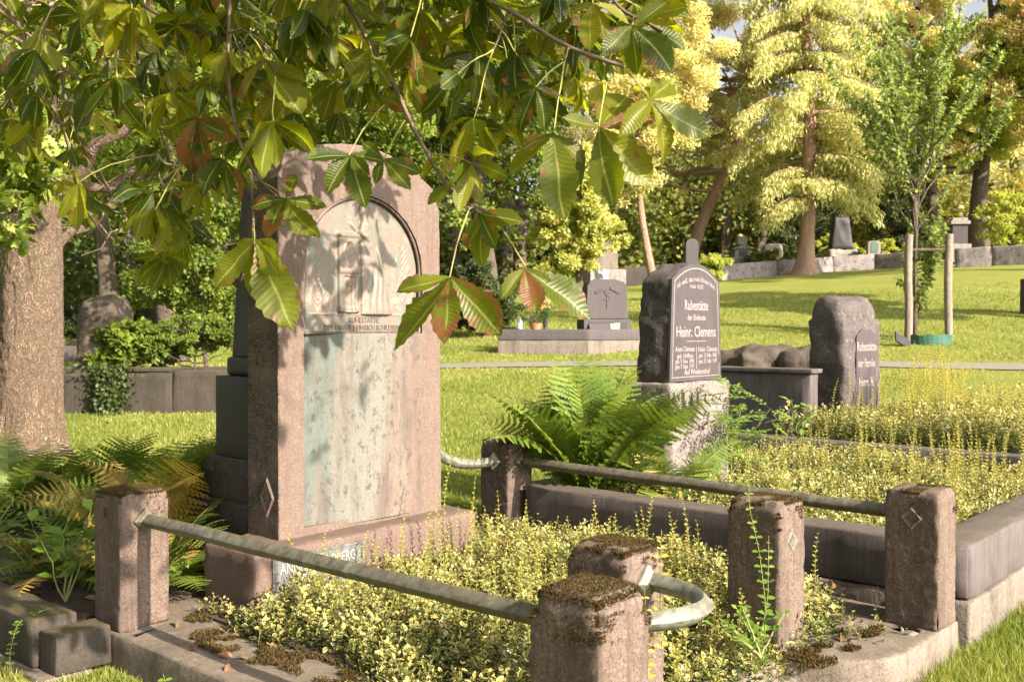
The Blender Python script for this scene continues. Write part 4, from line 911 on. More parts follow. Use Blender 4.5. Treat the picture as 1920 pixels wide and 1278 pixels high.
def t_oak():
    n = 13; V_ = []; 
    for i in range(n + 1):
        a = i / n; wv = .5 * math.sin(math.pi * min(1, a * 1.05)) ** .7 * (.72 + .34 * math.cos(a * 2 * math.pi * 4.0 + 2.6)) if 0 < i < n else .02
        V_ += [(a, -wv, .06 * abs(wv) - .18 * a * a), (a, 0, -.18 * a * a), (a, wv, .06 * abs(wv) - .18 * a * a)]
    F = []
    for i in range(n):
        b = i * 3; F += [(b, b + 1, b + 4), (b, b + 4, b + 3), (b + 1, b + 2, b + 5), (b + 1, b + 5, b + 4)]
    return np.array(V_), F, np.array([1, 0, 1] * (n + 1), float)
T_OAK = t_oak()
MT['l_oak'] = leafmat('oak_leaf', [(.09, .14, .016), (.17, .24, .028), (.27, .34, .06), (.38, .42, .12)], .5)
B = Big()
def clumps(B, boxes, tpl, rel0, ls, wr=.55):
    for (px, py, d, rpx, n) in boxes:
        c = pt(px, py, d) - rel0; r_ = rpx / 1867 * d; m_ = max(1, n // 9)
        q = c + rdir(m_) * (RNG.random((m_, 1)) ** .4) * r_ * [1, .9, .8]; k_ = RNG.integers(0, m_, n)
        dr = rdir(n, -.2); P = q[k_] + dr * RNG.uniform(0, ls * .5, (n, 1)); D = dr + RNG.normal(0, .3, (n, 3)); N = RNG.normal(0, .45, (n, 3)); N[:, 2] += 1; N[:, 1] -= .35
        B.leaves(P, D, N, ls * RNG.uniform(.6, 1.15, n), ls * wr * RNG.uniform(.8, 1.1, n), tpl)
rel0 = np.array([x, y, z])
clumps(B, [(30, 250, 6.0, 90, 420), (60, 330, 6.2, 75, 260), (5, 330, 6, 90, 260), (10, 430, 6.0, 45, 110), (110, 290, 6.4, 40, 60), (0, 120, 6.5, 130, 420), (150, 60, 8, 150, 800), (300, 120, 10, 190, 1600), (250, 300, 11, 130, 900), (430, 250, 11, 120, 700), (420, 60, 9.5, 150, 900), (560, 120, 11, 130, 800)], T_OAK, rel0, .105)
n = 9000; c = rdir(n) * (RNG.random((n, 1)) ** .4) * [4.2, 3.2, 1.9] + [0, 0.3, 6.3]; N = RNG.normal(0, .5, (n, 3)); N[:, 2] += 1
B.leaves(c, rdir(n), N, .15, .10, T_CARD)
B.build('crown', MT['l_oak'], oak)

# background trees (dx, dy, z, rx, ry, rz)
tree('broad_tree', 'big yellowing broadleaf tree with a pale curved trunk behind the black headstone', 'tree', 1292, 44, 15, .30, [(-.3, 0, 9.5, 4.2, 3.5, 4.2), (1.8, -.5, 6.2, 2.6, 2.4, 2.4), (-2.6, 0, 6.2, 2.3, 2.2, 2.0), (3.4, 0, 10.5, 2.4, 2.4, 3.0), (-.6, -.6, 4.2, 1.3, 1.2, .8)], 210, 78000, .125, MT['l_yellow'], MT['redbark'], lean=(2.6, 0), tz=9, clr=.24, group='trees round the lawn')
tree('broad_tree', 'tall pale yellow tree at the top right behind the young staked tree', 'tree', 1735, 52, 18, .35, [(0, 0, 10, 4.6, 3.5, 4.8), (-2.2, 0, 12, 2.4, 2.4, 4.4), (2.6, -.3, 6.6, 3, 2.6, 2.4)], 220, 70000, .15, MT['l_yellow'], MT['bark'], clr=.22, group='trees round the lawn')
tree('broad_tree', 'dark stemmed spreading green tree at the far right above the wall', 'tree', 1845, 47, 16, .42, [(.5, 0, 8.2, 5.0, 4, 3.6), (3, 0, 12, 4, 3, 4), (-1.5, -.5, 5.0, 3.0, 2.4, 1.5)], 220, 74000, .145, MT['l_lime'], MT['bark'], clr=.22, group='trees round the lawn')
tree('broad_tree', 'amber leaved tree filling the top right corner of the picture', 'tree', 1985, 44, 16, .4, [(0, 0, 9, 3.6, 3, 5.5), (-1.5, 0, 12, 2.2, 2.2, 3)], 150, 42000, .145, MT['l_amber'], MT['bark'], clr=.24, group='trees round the lawn')
tree('broad_tree', 'round bright lime shrub like tree left of the cherub tombstone', 'tree', 1082, 31, 6, .12, [(0, 0, 3.0, 1.7, 1.4, 1.3), (-.5, -.2, 1.8, 1.3, 1.2, 1.1), (.6, 0, 2.2, 1.1, 1, 1.2), (0, 0, 4.0, 1.2, 1, 1.0)], 120, 20000, .14, MT['l_bright'], MT['bark'], clr=.30, group='trees round the lawn')
tree('broad_tree', 'green tree directly behind the right shoulder of the tall relief headstone', 'tree', 900, 26, 12, .28, [(0, 0, 6.5, 3.4, 2.6, 3.2), (1.6, -.4, 4.0, 1.5, 1.3, 1.6), (-2.4, -.2, 4.2, 1.8, 1.6, 1.6), (.2, -.3, 2.6, 1.5, 1.2, 1.0)], 150, 30000, .14, MT['l_green'], MT['bark'], clr=.26, group='trees round the lawn')
tree('broad_tree', 'yellowish tree with a thin leaning trunk between the headstone and the big yellow tree', 'tree', 1228, 36, 12, .14, [(-.8, 0, 6.8, 2.6, 2.2, 3.4), (-1.2, 0, 4.2, 1.5, 1.5, 1.4), (.9, 0, 8.2, 2, 2, 2.4)], 130, 36000, .12, MT['l_yellow'], MT['redbark'], lean=(-.9, 0), clr=.28, group='trees round the lawn')
tree('broad_tree', 'dense green tree behind the standing boulder and the obelisk', 'tree', 330, 19, 10, .22, [(0, 0, 5.0, 2.6, 2.0, 2.6), (-1.6, 0, 3.4, 1.3, 1.2, 1.2), (1.4, -.2, 3.0, 1.2, 1.1, 1.1)], 120, 26000, .12, MT['l_green'], MT['bark'], clr=.28, group='trees round the lawn')
tree('broad_tree', 'green tree at the far left between the oak trunk and the frame', 'tree', -120, 20, 11, .25, [(0, 0, 5.5, 3.2, 2.2, 3.6), (1.0, 0, 2.6, 1.5, 1.2, 1.3)], 100, 20000, .13, MT['l_green'], MT['bark'], clr=.28, group='trees round the lawn')
tree('broad_tree', 'green tree between the oak and the standing boulder, far back in half shade', 'tree', 190, 27, 12, .25, [(0, 0, 6.5, 3.6, 2.4, 3.8), (-1.5, 0, 3.6, 1.8, 1.4, 1.2)], 110, 24000, .16, MT['l_green'], MT['bark'], clr=.28, group='trees round the lawn')
tree('broad_tree', 'green tree behind the top of the tall relief headstone', 'tree', 610, 24, 12, .25, [(0, 0, 6.2, 3.6, 2.4, 3.6), (-1.5, 0, 3.0, 1.8, 1.4, 1.6)], 110, 26000, .14, MT['l_green'], MT['bark'], clr=.28, group='trees round the lawn')
tree('yew_bush', 'dark rounded yew bush behind the flower grave, right of the tall headstone', 'bush', 905, 23, 3, .08, [(0, 0, .95, .95, .8, .95), (-.8, 0, .7, .7, .6, .7), (.5, .1, .6, .55, .5, .6)], 120, 26000, .055, MT['l_dark'], MT['bark'], clr=.26, tz=1.2)
tree('yew_bush', 'black green evergreen in deep shade behind the conifer trunk', 'bush', 1478, 47, 4, .1, [(0, 0, 2.0, 1.7, 1.2, 2.2), (2.2, .5, 1.8, 1.2, 1, 1.9)], 90, 14000, .12, MT['l_dark'], MT['bark'], clr=.3, tz=2)
tree('yew_bush', 'black green evergreen between the small arched stone and the tree stakes', 'bush', 1688, 47, 4, .1, [(0, 0, 2.0, 1.5, 1.2, 2.1)], 70, 11000, .12, MT['l_dark'], MT['bark'], clr=.3, tz=2)
tree('round_bush', 'pale green round bush just right of the top of the black headstone', 'bush', 1337, 38, 2, .05, [(0, 0, .7, .75, .6, .55)], 60, 6000, .09, MT['l_lime'], MT['bark'], clr=.3, tz=.6)
tree('round_bush', 'bright yellow green bush behind the far right wall', 'bush', 1890, 42, 3, .08, [(0, 0, 1.7, 1.5, 1, 1.2), (1.6, 0, 1.5, 1.2, 1, 1)], 80, 10000, .13, MT['l_lime'], MT['bark'], clr=.3, tz=1)
tree('round_bush', 'low leafy bush in front of the pale rounded gravestone', 'bush', 1435, 41.5, 2, .05, [(0, 0, .75, .9, .5, .45), (1.3, .2, .7, .6, .4, .4)], 60, 6000, .09, MT['l_green'], MT['bark'], clr=.3, tz=.5)
tree('round_bush', 'row of light yellow green bushes between the dark pointed stone and the tree stakes', 'bush', 1620, 45, 2, .05, [(-1.3, 0, .9, 1.0, .6, .7), (.9, 0, .8, 1.3, .6, .5)], 70, 8000, .10, MT['l_lime'], MT['bark'], clr=.3, tz=.5)
# shrubs in the left planter
tree('rhododendron', 'rhododendron with long leathery leaves growing before the standing boulder', 'bush', 240, 13.2, 1.5, .03, [(.0, 0, .72, .42, .4, .34), (.35, 0, .62, .35, .35, .26), (-.22, -.1, .52, .26, .25, .22)], 90, 5200, .10, MT['l_green'], MT['bark'], clr=.26, tz=.6, dz=.06)
tree('fine_leaved_shrub', 'fine leaved soft green shrub filling the planter left of the obelisk', 'bush', 362, 13.2, 1.2, .03, [(0, 0, .80, .72, .5, .30), (.5, 0, .85, .45, .4, .30), (-.35, 0, .70, .4, .4, .22)], 120, 20000, .035, MT['l_green'], MT['bark'], clr=.30, tz=.6, dz=.1)
tree('leggy_shrub', 'tall twiggy shrub with sparse yellow green leaves behind the planter', 'bush', 385, 15.5, 3.2, .04, [(0, 0, 1.7, 1.3, .8, .8), (.3, 0, 2.5, 1.0, .7, .6), (-1.0, 0, 1.4, .7, .5, .6)], 100, 11000, .075, MT['l_green'], MT['bark'], clr=.30, tz=2)
tree('clipped_hedge', 'small dark clipped hedge at the far left beyond the lawn', 'hedge', 118, 20.5, 1.3, .04, [(-.3, 0, .65, .45, .4, .62), (.35, 0, .62, .40, .4, .6), (-1.2, 0, .62, .5, .4, .6)], 100, 16000, .05, MT['l_dark'], MT['bark'], clr=.35, tz=.6)
x, y, z = at(203, 12.25); iv = thing('ivy', 'dark ivy hanging down the planter wall under the rhododendron', 'ivy', (x, y, z))
B = Big(); n = 1500; P = np.stack([RNG.normal(0, .12, n), RNG.uniform(-.02, .12, n) , RNG.random(n) * .62], 1); P[:, 0] *= .6 + P[:, 2]; D = rdir(n, -.8); N = rdir(n); N[:, 1] -= 1.5
B.leaves(P, D, N, .05, .045, T_DIA); B.tube([(0, .1, 0), (.02, .1, .3), (.05, .12, .6)], .012, 5); B.build('foliage', MT['l_dark'], iv)

# conifer with drooping boughs
x, y, z = at(1510, 40); con = thing('conifer_tree', 'tall conifer with reddish trunk and drooping pale yellow green boughs on the lawn', 'tree', (x, y, z), group='trees round the lawn')
B = Big(); hs_ = np.linspace(-.3, 19, 40); T_ = np.stack([.15 * np.sin(hs_ * .35), .1 * np.cos(hs_ * .3), hs_], 1); B.tube(T_, np.interp(hs_, [-.3, .1, .5, 1.3, 8, 19], [.78, .52, .38, .30, .22, .05]), 18, wob=.05)
LV = []
for i in range(150):
    h_ = 3.0 + 15.5 * (i / 150) ** .95 + RNG.normal(0, .15); a = RNG.uniform(0, 6.283); ln = np.interp(h_, [2.6, 5, 10, 19], [3.7, 3.9, 3.0, .7]) * RNG.uniform(.6, 1.1)
    if h_ < 4.4: ln *= .8
    d_ = np.array([math.cos(a), math.sin(a), 0]); t = np.linspace(0, 1, 8)[:, None]; P = np.array([0, 0, h_]) + d_ * ln * t + np.array([0, 0, 1]) * (ln * (.25 * t - .50 * t ** 2))
    P[1:] += RNG.normal(0, .04, (7, 3)); B.tube(P, np.linspace(.05, .01, 8), 4)
    m_ = int(560 * ln / 2.5); q = RNG.uniform(.18, 1, m_); base = np.array([np.interp(q, np.linspace(0, 1, 8), P[:, c]) for c in range(3)]).T
    sp = np.cross(d_, [0, 0, 1]); off = RNG.normal(0, .26, (m_, 1)) * sp * (1.1 - np.abs(q[:, None] - .55)); dr = RNG.random(m_) ** 1.5 * (.35 + .5 * q)
    base = base + off; base[:, 2] -= dr * .8; LV.append(base)
B.build('trunk', MT['redbark'], con, smooth=True)
P = np.concatenate(LV); n = len(P); D = RNG.normal(0, .45, (n, 3)); D[:, 2] -= .9; B = Big(); N = RNG.normal(0, .7, (n, 3)) + SUNV * .8
B.leaves(P, D, N, RNG.uniform(.12, .28, n), RNG.uniform(.035, .075, n), T_CARD); B.build('crown', MT['l_larch'], con)

# young staked tree
x, y, z = at(1716, 22); yt = thing('young_tree', 'young tree with a vase shaped fresh green crown tied between two wooden stakes', 'tree', (x, y, z))
B = Big(); T_ = np.array([(0, 0, -.1), (.01, 0, .8), (-.01, 0, 1.6), (.02, .0, 2.4), (.0, 0, 3.1)]); B.tube(T_, [.055, .042, .038, .036, .032], 10)
LV = []; DV = []
def bough(p0, p1, r_, dens, sub=3):
    P = pathcurve(p0, p1, 9, -.06, .11); B.tube(P, np.linspace(r_, .004, 9), 5); ln = np.linalg.norm(np.array(p1) - p0); m_ = int(dens * ln)
    q = RNG.uniform(.12, 1, m_) ** .8; b_ = np.array([np.interp(q, np.linspace(0, 1, 9), P[:, c]) for c in range(3)]).T; LV.append(b_); DV.append(RNG.normal(0, .8, (m_, 3)) + (np.array(p1) - p0) / ln * .5 + [0, 0, -.35])
    for s_ in range(sub):
        i = RNG.integers(2, 7); e = P[i] + (P[i + 1] - P[i]) / np.linalg.norm(P[i + 1] - P[i]) * ln * RNG.uniform(.25, .45) + RNG.normal(0, .22, 3) * ln * .35; bough(P[i], e, r_ * .5, dens, 0)
for i in range(26):
    a = RNG.uniform(0, 6.283); h0_ = RNG.uniform(2.3, 3.5); rr = RNG.uniform(.5, 2.2); hh = RNG.uniform(4.8, 7.4) if rr > .6 else RNG.uniform(5.8, 7.3); hh = min(hh, 3.4 + rr * 2.7 + RNG.uniform(.6, 2))
    bough((0, 0, h0_), (rr * math.cos(a), rr * math.sin(a) * .8, hh - (1.3 if rr > 1.2 and RNG.random() < .5 else 0)), .022, 52)
for i in range(9): a = RNG.uniform(0, 6.283); bough((0, 0, .2), (.45 * math.cos(a) + .15, .3 * math.sin(a), RNG.uniform(1.2, 3.0)), .010, 70, 1)
B.build('trunk', MT['bark'], yt, smooth=True)
P = np.concatenate(LV); D = np.concatenate(DV); n = len(P); N = RNG.normal(0, .5, (n, 3)); N[:, 2] += 1; B = Big()
B.leaves(P, D, N, RNG.uniform(.09, .17, n), RNG.uniform(.045, .075, n), T_DIA); B.build('crown', MT['l_cherry'], yt)
for i, (px, lab) in enumerate([(1703, 'left round wooden stake beside the young tree'), (1778, 'right round wooden stake beside the young tree')]):
    x, y, z = at(px, 21.7); s_ = thing('wooden_stake', lab, 'stake', (x, y, z)); B = Big(); hgt = 2.32; k_ = 14; zs_ = np.linspace(-.2, hgt, 20)
    B.tube(np.stack([.01 * np.sin(zs_ * 3 + i), 0 * zs_, zs_], 1), .085, k_, wob=.01); B.tube([(0.005, 0, hgt - .002), (.005, 0, hgt + .012)], [.085, .004], k_); B.build('pole', MT['stake'], s_, smooth=False)
x, y, z = at(1740, 21.7); cb = thing('stake_crossbar', 'thin dark crossbar joining the two tree stakes', 'crossbar', (x, y, z + 1.98)); B = Big(); B.tube([(-.36, 0, 0), (.36, 0, .01)], .035, 8); B.build('bar', MT['bark'], cb)
MT['greenplastic'] = plain('green_plastic_sheet', (.03, .10, .07), .45, var=.25)
x, y, z = at(1762, 21.2); gb = thing('green_edging', 'bent green plastic sheet round the foot of the young tree', 'plastic sheet', (x, y, z)); v = []
for i in range(13):
    a = R(-150 + i * 11); v += [(.5 * math.cos(a) - .15, .45 * math.sin(a) + .3, -.05), (.52 * math.cos(a) - .15, .47 * math.sin(a) + .3, .20 + .025 * math.sin(i * 1.9))]
v2 = [(p_[0] * .97, p_[1] * .97, p_[2]) for p_ in v]; k_ = len(v)
f = [(2 * i, 2 * i + 2, 2 * i + 3, 2 * i + 1) for i in range(12)] + [(k_ + 2 * i, k_ + 2 * i + 1, k_ + 2 * i + 3, k_ + 2 * i + 2) for i in range(12)] + [(2 * i + 1, 2 * i + 3, k_ + 2 * i + 3, k_ + 2 * i + 1) for i in range(12)]
pyobj('sheet', v + v2, f, MT['greenplastic'], gb)
x, y, z = at(1692, 21.0); bt = thing('black_tray', 'black plastic sheet lying tilted at the left tree stake', 'plastic sheet', (x, y, z + .12), .3)
o = Geo().box(-.2, .2, -.02, .02, -.13, .13).build('sheet', MT['black'], bt, bevel=.008); o.rotation_euler = (R(-35), R(28), 0)

# two broad trees just outside the right of the frame; their shade bands the lawn
tree('broad_tree', 'broad tree out of the picture to the right whose shade crosses the lawn', 'tree', 2400, 22, 12, .3, [(0, 0, 8.5, 3.4, 3, 2.0), (2, -3, 7.5, 2.6, 2.2, 1.6)], 34, 7000, .34, MT['l_lime'], MT['bark'], clr=.34, group='trees round the lawn')
tree('broad_tree', 'second broad tree out of the picture to the right, farther up the slope', 'tree', 2350, 31, 14, .3, [(0, 0, 9.5, 4.0, 3, 2.2), (-3, -1, 8.0, 2.6, 2.2, 1.6)], 34, 7000, .36, MT['l_lime'], MT['bark'], clr=.34, group='trees round the lawn')

# far wood closing the view
B = Big()
for (xa, xb, yy, zt_, n_) in ((-34, -8, 40, 13, 26000), (-12, 6, 50, 14, 24000), (4, 22, 60, 6.5, 22000), (6, 20, 66, 10, 16000), (18, 44, 60, 11, 26000), (-30, -6, 32, 3.2, 12000), (-8, 6, 46, 3.5, 12000), (4, 40, 54, 4.5, 26000)):
    n_ = int(n_ * 1.7); nc = 230; c = np.stack([RNG.uniform(xa, xb, nc), yy + RNG.uniform(-3, 5, nc), RNG.random(nc) ** .8 * zt_], 1); rad = RNG.uniform(.9, 2.0, nc); c[:, 2] += gz(c[:, 0], c[:, 1]) - .3
    k_ = RNG.integers(0, nc, n_); dd = rdir(n_); P = c[k_] + dd * (RNG.random((n_, 1)) ** .4) * rad[k_][:, None]; N = RNG.normal(0, .5, (n_, 3)); N[:, 2] += .8; D = dd + RNG.normal(0, .5, (n_, 3))
    B.leaves(P, D, N, RNG.uniform(.18, .40, n_), RNG.uniform(.15, .28, n_), T_CARD, rnd=np.clip(RNG.normal(.4, .2, n_) + (c[k_][:, 0] * .013), 0, 1))
    for i in range(7): q = c[RNG.integers(0, nc)]; zb = g1(q[0], q[1]); B.tube([(q[0], q[1], zb - .3), (q[0] + .2, q[1], zb + 4), (q[0], q[1], zb + zt_ * .8)], [.35, .25, .1], 7, mi=1)
fw_ = B.build('far_wood', [leafmat('far_wood_leaf', [(.05, .08, .02), (.11, .15, .035), (.26, .27, .07), (.50, .43, .17)], .45), MT['bark']]); tag(fw_, 'far dim wood closing the view behind the trees', 'wood', kind='stuff')
# ================================================================== ground cover with variegated leaves
def t_euo():
    V_ = [(0, 0, 0), (.35, -.46, .05), (.35, 0, -.03), (.35, .46, .05), (.72, -.40, .03), (.72, 0, -.05), (.72, .40, .03), (1, 0, -.10)]
    F = [(0, 2, 1), (0, 3, 2), (1, 2, 5), (1, 5, 4), (2, 3, 6), (2, 6, 5), (4, 5, 7), (5, 6, 7)]
    return np.array(V_), F, np.array([.6, 1, 0, 1, 1, .1, 1, .8])
T_EUO = t_euo()
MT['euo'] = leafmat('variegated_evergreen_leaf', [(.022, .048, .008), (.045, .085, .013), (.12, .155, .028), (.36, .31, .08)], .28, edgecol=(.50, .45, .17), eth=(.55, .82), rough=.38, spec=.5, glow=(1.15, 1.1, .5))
MT['shoot'] = leafmat('yellow_young_leaf', [(.26, .30, .05), (.46, .42, .08), (.56, .48, .12)], .4, rough=.45)
MT['gleaf'] = leafmat('plain_green_leaf', [(.08, .15, .02), (.13, .22, .03), (.2, .28, .04)], .4)
MT['stem'] = plain('green_stem', (.16, .17, .05), .7)
def cover(name, label, pts, hfun, zb, nlow, shoots, hsh, ls, extra_d=None, mats=None):
    """sprigs of opposite leaves over the (s,t) points; tall yellow shoots standing out of it"""
    B = Big(); n = len(pts); st = pts; H = hfun(st)
    top = np.array([W(a, b, 0) for a, b in st]); lean = RNG.normal(0, .45, (n, 3)); lean[:, 2] = 1; lean /= np.linalg.norm(lean, axis=1, keepdims=True)
    dep = RNG.random(n) ** 1.2
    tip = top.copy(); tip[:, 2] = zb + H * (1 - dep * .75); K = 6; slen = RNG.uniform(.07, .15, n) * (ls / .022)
    az0 = RNG.uniform(0, 6.28, n)
    for k in range(K):
        f = k / (K - 1); P = tip - lean * (slen * f)[:, None]
        a0 = az0 + k * math.pi / 2
        for sd in (0, math.pi):
            e1 = np.cross(lean, [0.3, .2, 1.0]); e1 /= np.linalg.norm(e1, axis=1, keepdims=True) + 1e-9; e2 = np.cross(lean, e1)
            out_ = e1 * np.cos(a0 + sd)[:, None] + e2 * np.sin(a0 + sd)[:, None]
            D = out_ + lean * (.9 - .8 * f if k else .9) + RNG.normal(0, .18, (n, 3)); N = lean - out_ * .4 + RNG.normal(0, .15, (n, 3))
            sz = ls * (.62 if k == 0 else 1.0) * RNG.uniform(.55, 1.35, n)
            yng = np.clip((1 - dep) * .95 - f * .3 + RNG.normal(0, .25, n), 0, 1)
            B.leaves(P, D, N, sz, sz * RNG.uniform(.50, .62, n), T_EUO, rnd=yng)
    for i in range(0, n, 4): B.tube([tip[i], tip[i] - lean[i] * slen[i] - [0, 0, .02]], .0012 * ls / .02, 3, mi=2)
    o_ = B
    for (s_, t_, hh) in shoots:
        z0_ = zb + hfun(np.array([[s_, t_]]))[0] * .6; p0 = np.array(W(s_, t_, z0_)); ln = RNG.normal(0, .10, 3) * hh; ln[2] = hh; bend = RNG.normal(0, .05, 3) * hh; tt = np.linspace(0, 1, 7)[:, None]
        P = p0 + ln * tt + bend * (4 * tt * (1 - tt)); B.tube(P, np.linspace(.0022, .0010, 7), 4, mi=2)
        m_ = int(hh / .021); a0 = RNG.uniform(0, 6.28)
        for j in range(m_):
            f = (j + 1) / m_; b_ = np.array([np.interp(f, tt[:, 0], P[:, c]) for c in range(3)]); a = a0 + j * math.pi / 2 + RNG.normal(0, .2)
            D = np.array([[math.cos(a), math.sin(a), .35 + .5 * f], [-math.cos(a), -math.sin(a), .35 + .5 * f]]); sz = ls * np.interp(f, [0, .25, .8, 1], [.9, .95, .8, .45])
            B.leaves(np.tile(b_, (2, 1)), D, np.array([[0, 0, 1.0], [0, 0, 1.0]]) - D * .3, sz * .9, sz * .52, T_EUO, mi=1, rnd=np.clip(RNG.normal(.25 + .6 * f, .15, 2), 0, 1))
    return tag(B.build(name, [MT['euo'], MT['shoot'], MT['stem']]), label, 'ground cover', kind='stuff')

def in_bed1(p):
    s, t = p[:, 0], p[:, 1]
    ok = (s > .02) & (s < 2.30) & (t > .14) & (t < 2.50)
    ok &= ~((s < .26) & (t > .44) & (t < 1.99))
    ok &= ~((t > 1.75 + .15) & (s > 1.75 + .25 * np.sin(t * 9)))            # bare mossy corner by the right front post
    ok &= ~((t < .34 + .05 * np.sin(s * 8)) & (s < 1.25))                      # bare edge by the left post
    for (ps, ptt) in ((2.13, .60), (2.12, 1.68), (2.42, .09)): ok &= ~((abs(s - ps) < .15) & (abs(t - ptt) < .15))
    return ok
def h1(p):
    s, t = p[:, 0], p[:, 1]; q = np.stack([s, t, 0 * s], 1)
    e = np.minimum(np.minimum(np.clip((t - .2) / .35, 0, 1), 1), np.clip((2.6 - t) / .25, 0.3, 1)); e2 = np.clip((2.45 - s) / .3, .3, 1)
    return (.13 + .08 * vnoise(q, 2.2, 4) + .08 * vnoise(q, 8, 5) + .04 * np.clip(s / 2, 0, 1)) * (.35 + .65 * e * e2) + .01 + .03 * np.clip((1.1 - s) / .6, 0, 1) * np.clip((t - .3) / .3, 0, 1)
def sample(n, s0, s1, t0, t1, ok):
    p = np.stack([RNG.uniform(s0, s1, n), RNG.uniform(t0, t1, n)], 1); return p[ok(p)]
pts = sample(6800, 0, 2.45, .1, 2.55, in_bed1)
ex = np.stack([RNG.normal(1.98, .16, 420), RNG.normal(2.02, .13, 420)], 1); pts = np.concatenate([pts, ex])
sh = [tuple(RNG.uniform([.30, .5], [2.2, 2.3])) + (RNG.uniform(.10, .26),) for _ in range(150)]
sh += [(.33 + RNG.uniform(0, .25), t_, h_) for t_, h_ in ((.62, .28), (.68, .22), (.80, .24), (.95, .20), (1.22, .30), (1.26, .36), (1.34, .38), (1.45, .22), (1.55, .55), (1.58, .44), (1.5, .30), (1.72, .22), (1.8, .3), (1.85, .2))]
sh += [(1.9, 2.0, .36), (2.0, 2.08, .25), (1.6, 1.9, .4), (1.55, 1.82, .38), (1.4, 1.8, .42), (1.3, 1.95, .3), (1.45, 1.6, .3)]
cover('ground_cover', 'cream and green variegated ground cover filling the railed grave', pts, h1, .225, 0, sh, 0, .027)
def h2(p):
    q = np.stack([p[:, 0], p[:, 1], 0 * p[:, 0]], 1); return .18 + .06 * vnoise(q, 1.6, 8) + .07 * vnoise(q, 6, 9)
def in2(p):
    s, t = p[:, 0], p[:, 1]; a, b = tpx(1257, .45) - .05, tpx(1369, .45) + .05
    return ~((s < .64) & (t > a) & (t < b)) & ~((s < .9) & (t < 3.35))
pts = sample(8200, -.3, 2.43, 2.82, 5.62, in2)
sh = [tuple(RNG.uniform([.3, 3.0], [2.4, 5.6])) + (RNG.uniform(.08, .26),) for _ in range(130)] + [(RNG.uniform(1.0, 2.4), RNG.uniform(4.4, 5.6), RNG.uniform(.25, .42)) for _ in range(60)]
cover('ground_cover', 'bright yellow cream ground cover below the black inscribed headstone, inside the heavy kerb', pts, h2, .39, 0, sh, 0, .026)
def h3(p):
    q = np.stack([p[:, 0], p[:, 1], 0 * p[:, 0]], 1); return .40 + .14 * vnoise(q, 1.1, 18) + .10 * vnoise(q, 4, 9)
def in3(p): s, t = p[:, 0], p[:, 1]; return ~((s < .58) & (abs(t - (tpx(1596, .35) + tpx(1647, .35)) / 2) < w3 + .05)) & ((s > .1) | (t > 7))
pts = sample(7800, -.2, 2.45, 5.83, 9.3, in3)
sh = [(RNG.uniform(.4, 2.4), RNG.uniform(6.0, 9.0), RNG.uniform(.2, .5)) for _ in range(190)] + [(.75 + RNG.uniform(0, .3), RNG.uniform(6.9, 8.3), RNG.uniform(.4, .72)) for _ in range(60)]
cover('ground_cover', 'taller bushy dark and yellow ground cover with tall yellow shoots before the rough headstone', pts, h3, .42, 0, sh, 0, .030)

def vine(label, path, ls, every=.028, two='gleaf', cat='shoot'):
    path = np.array(path, float); o0 = path[0].copy(); p = thing('climbing_shoot', label, cat, tuple(o0)); B = Big(); n = 22
    d = np.concatenate([[0], np.cumsum(np.linalg.norm(np.diff(path, axis=0), axis=1))]); t = np.linspace(0, d[-1], n); P = np.stack([np.interp(t, d, path[:, c]) for c in range(3)], 1) - o0
    P[1:-1] = (P[:-2] + P[1:-1] * 2 + P[2:]) / 4; P += np.stack([vnoise(P + o0, 9, k) for k in (5, 6, 7)], 1) * .006
    B.tube(P, np.linspace(.0026, .001, n), 5, mi=1); m_ = int(d[-1] / every)
    for j in range(m_):
        f = j / m_; b_ = np.array([np.interp(f * (n - 1), np.arange(n), P[:, c]) for c in range(3)]); a = j * math.pi / 2 + RNG.normal(0, .3)
        D = np.array([[math.cos(a), math.sin(a), .2], [-math.cos(a), -math.sin(a), .2]]) + RNG.normal(0, .15, (2, 3)); sz = ls * np.interp(f, [0, .7, 1], [1, .85, .5])
        B.leaves(np.tile(b_, (2, 1)), D, np.array([[0.1, -.4, 1.0]] * 2), sz, sz * .72, T_EUO, rnd=np.clip(RNG.normal(.2 + .7 * f, .2, 2), 0, 1))
    B.build('stem_and_leaves', [MT['shoot'] if two == 'shoot' else MT['gleaf'], MT['stem']], p)
def w3d(s, t, z): return W(s, t, z)
vine('long green shoot climbing up the left face of the post with the mortar patch', [w3d(2.20, 1.42, .25), w3d(2.24, 1.45, .42), w3d(2.18, 1.51, .62), w3d(2.12, 1.53, .80), w3d(2.1, 1.56, .93)], .034)
vine('second green shoot leaning on the same overgrown post, nearer its edge', [w3d(2.26, 1.38, .25), w3d(2.27, 1.40, .5), w3d(2.25, 1.44, .72)], .036)
vine('lone upright green shoot between the overgrown post and the right corner post', [w3d(1.9, 2.1, .3), w3d(1.9, 2.16, .55), w3d(1.88, 2.10, .72)], .030)
vine('yellow shoot standing on top of the moss behind the nearest post', [w3d(2.3, .62, .5), w3d(2.29, .63, .7), w3d(2.27, .66, .86)], .034, two='shoot')
vine('young green plant at the lower left before the slab', [w3d(.85, -.22, 0.05), w3d(.84, -.24, .20), w3d(.80, -.25, .30)], .045, .022)
vine('pale green plant at the bottom edge in front of the slab', [w3d(1.45, -.14, .05), w3d(1.44, -.13, .2), w3d(1.41, -.15, .29)], .036, .02)
vine('small yellow shoot in front of the second post from the bottom edge', [w3d(2.36, .44, .3), w3d(2.38, .42, .6), w3d(2.38, .40, .735)], .03, .02, two='shoot')
vine('trailing green creeper hanging over the dark kerb at the lower left', [w3d(-.28, -.2, .31), w3d(-.27, -.31, .28), w3d(-.28, -.34, .15), w3d(-.25, -.35, .02)], .028, .02)
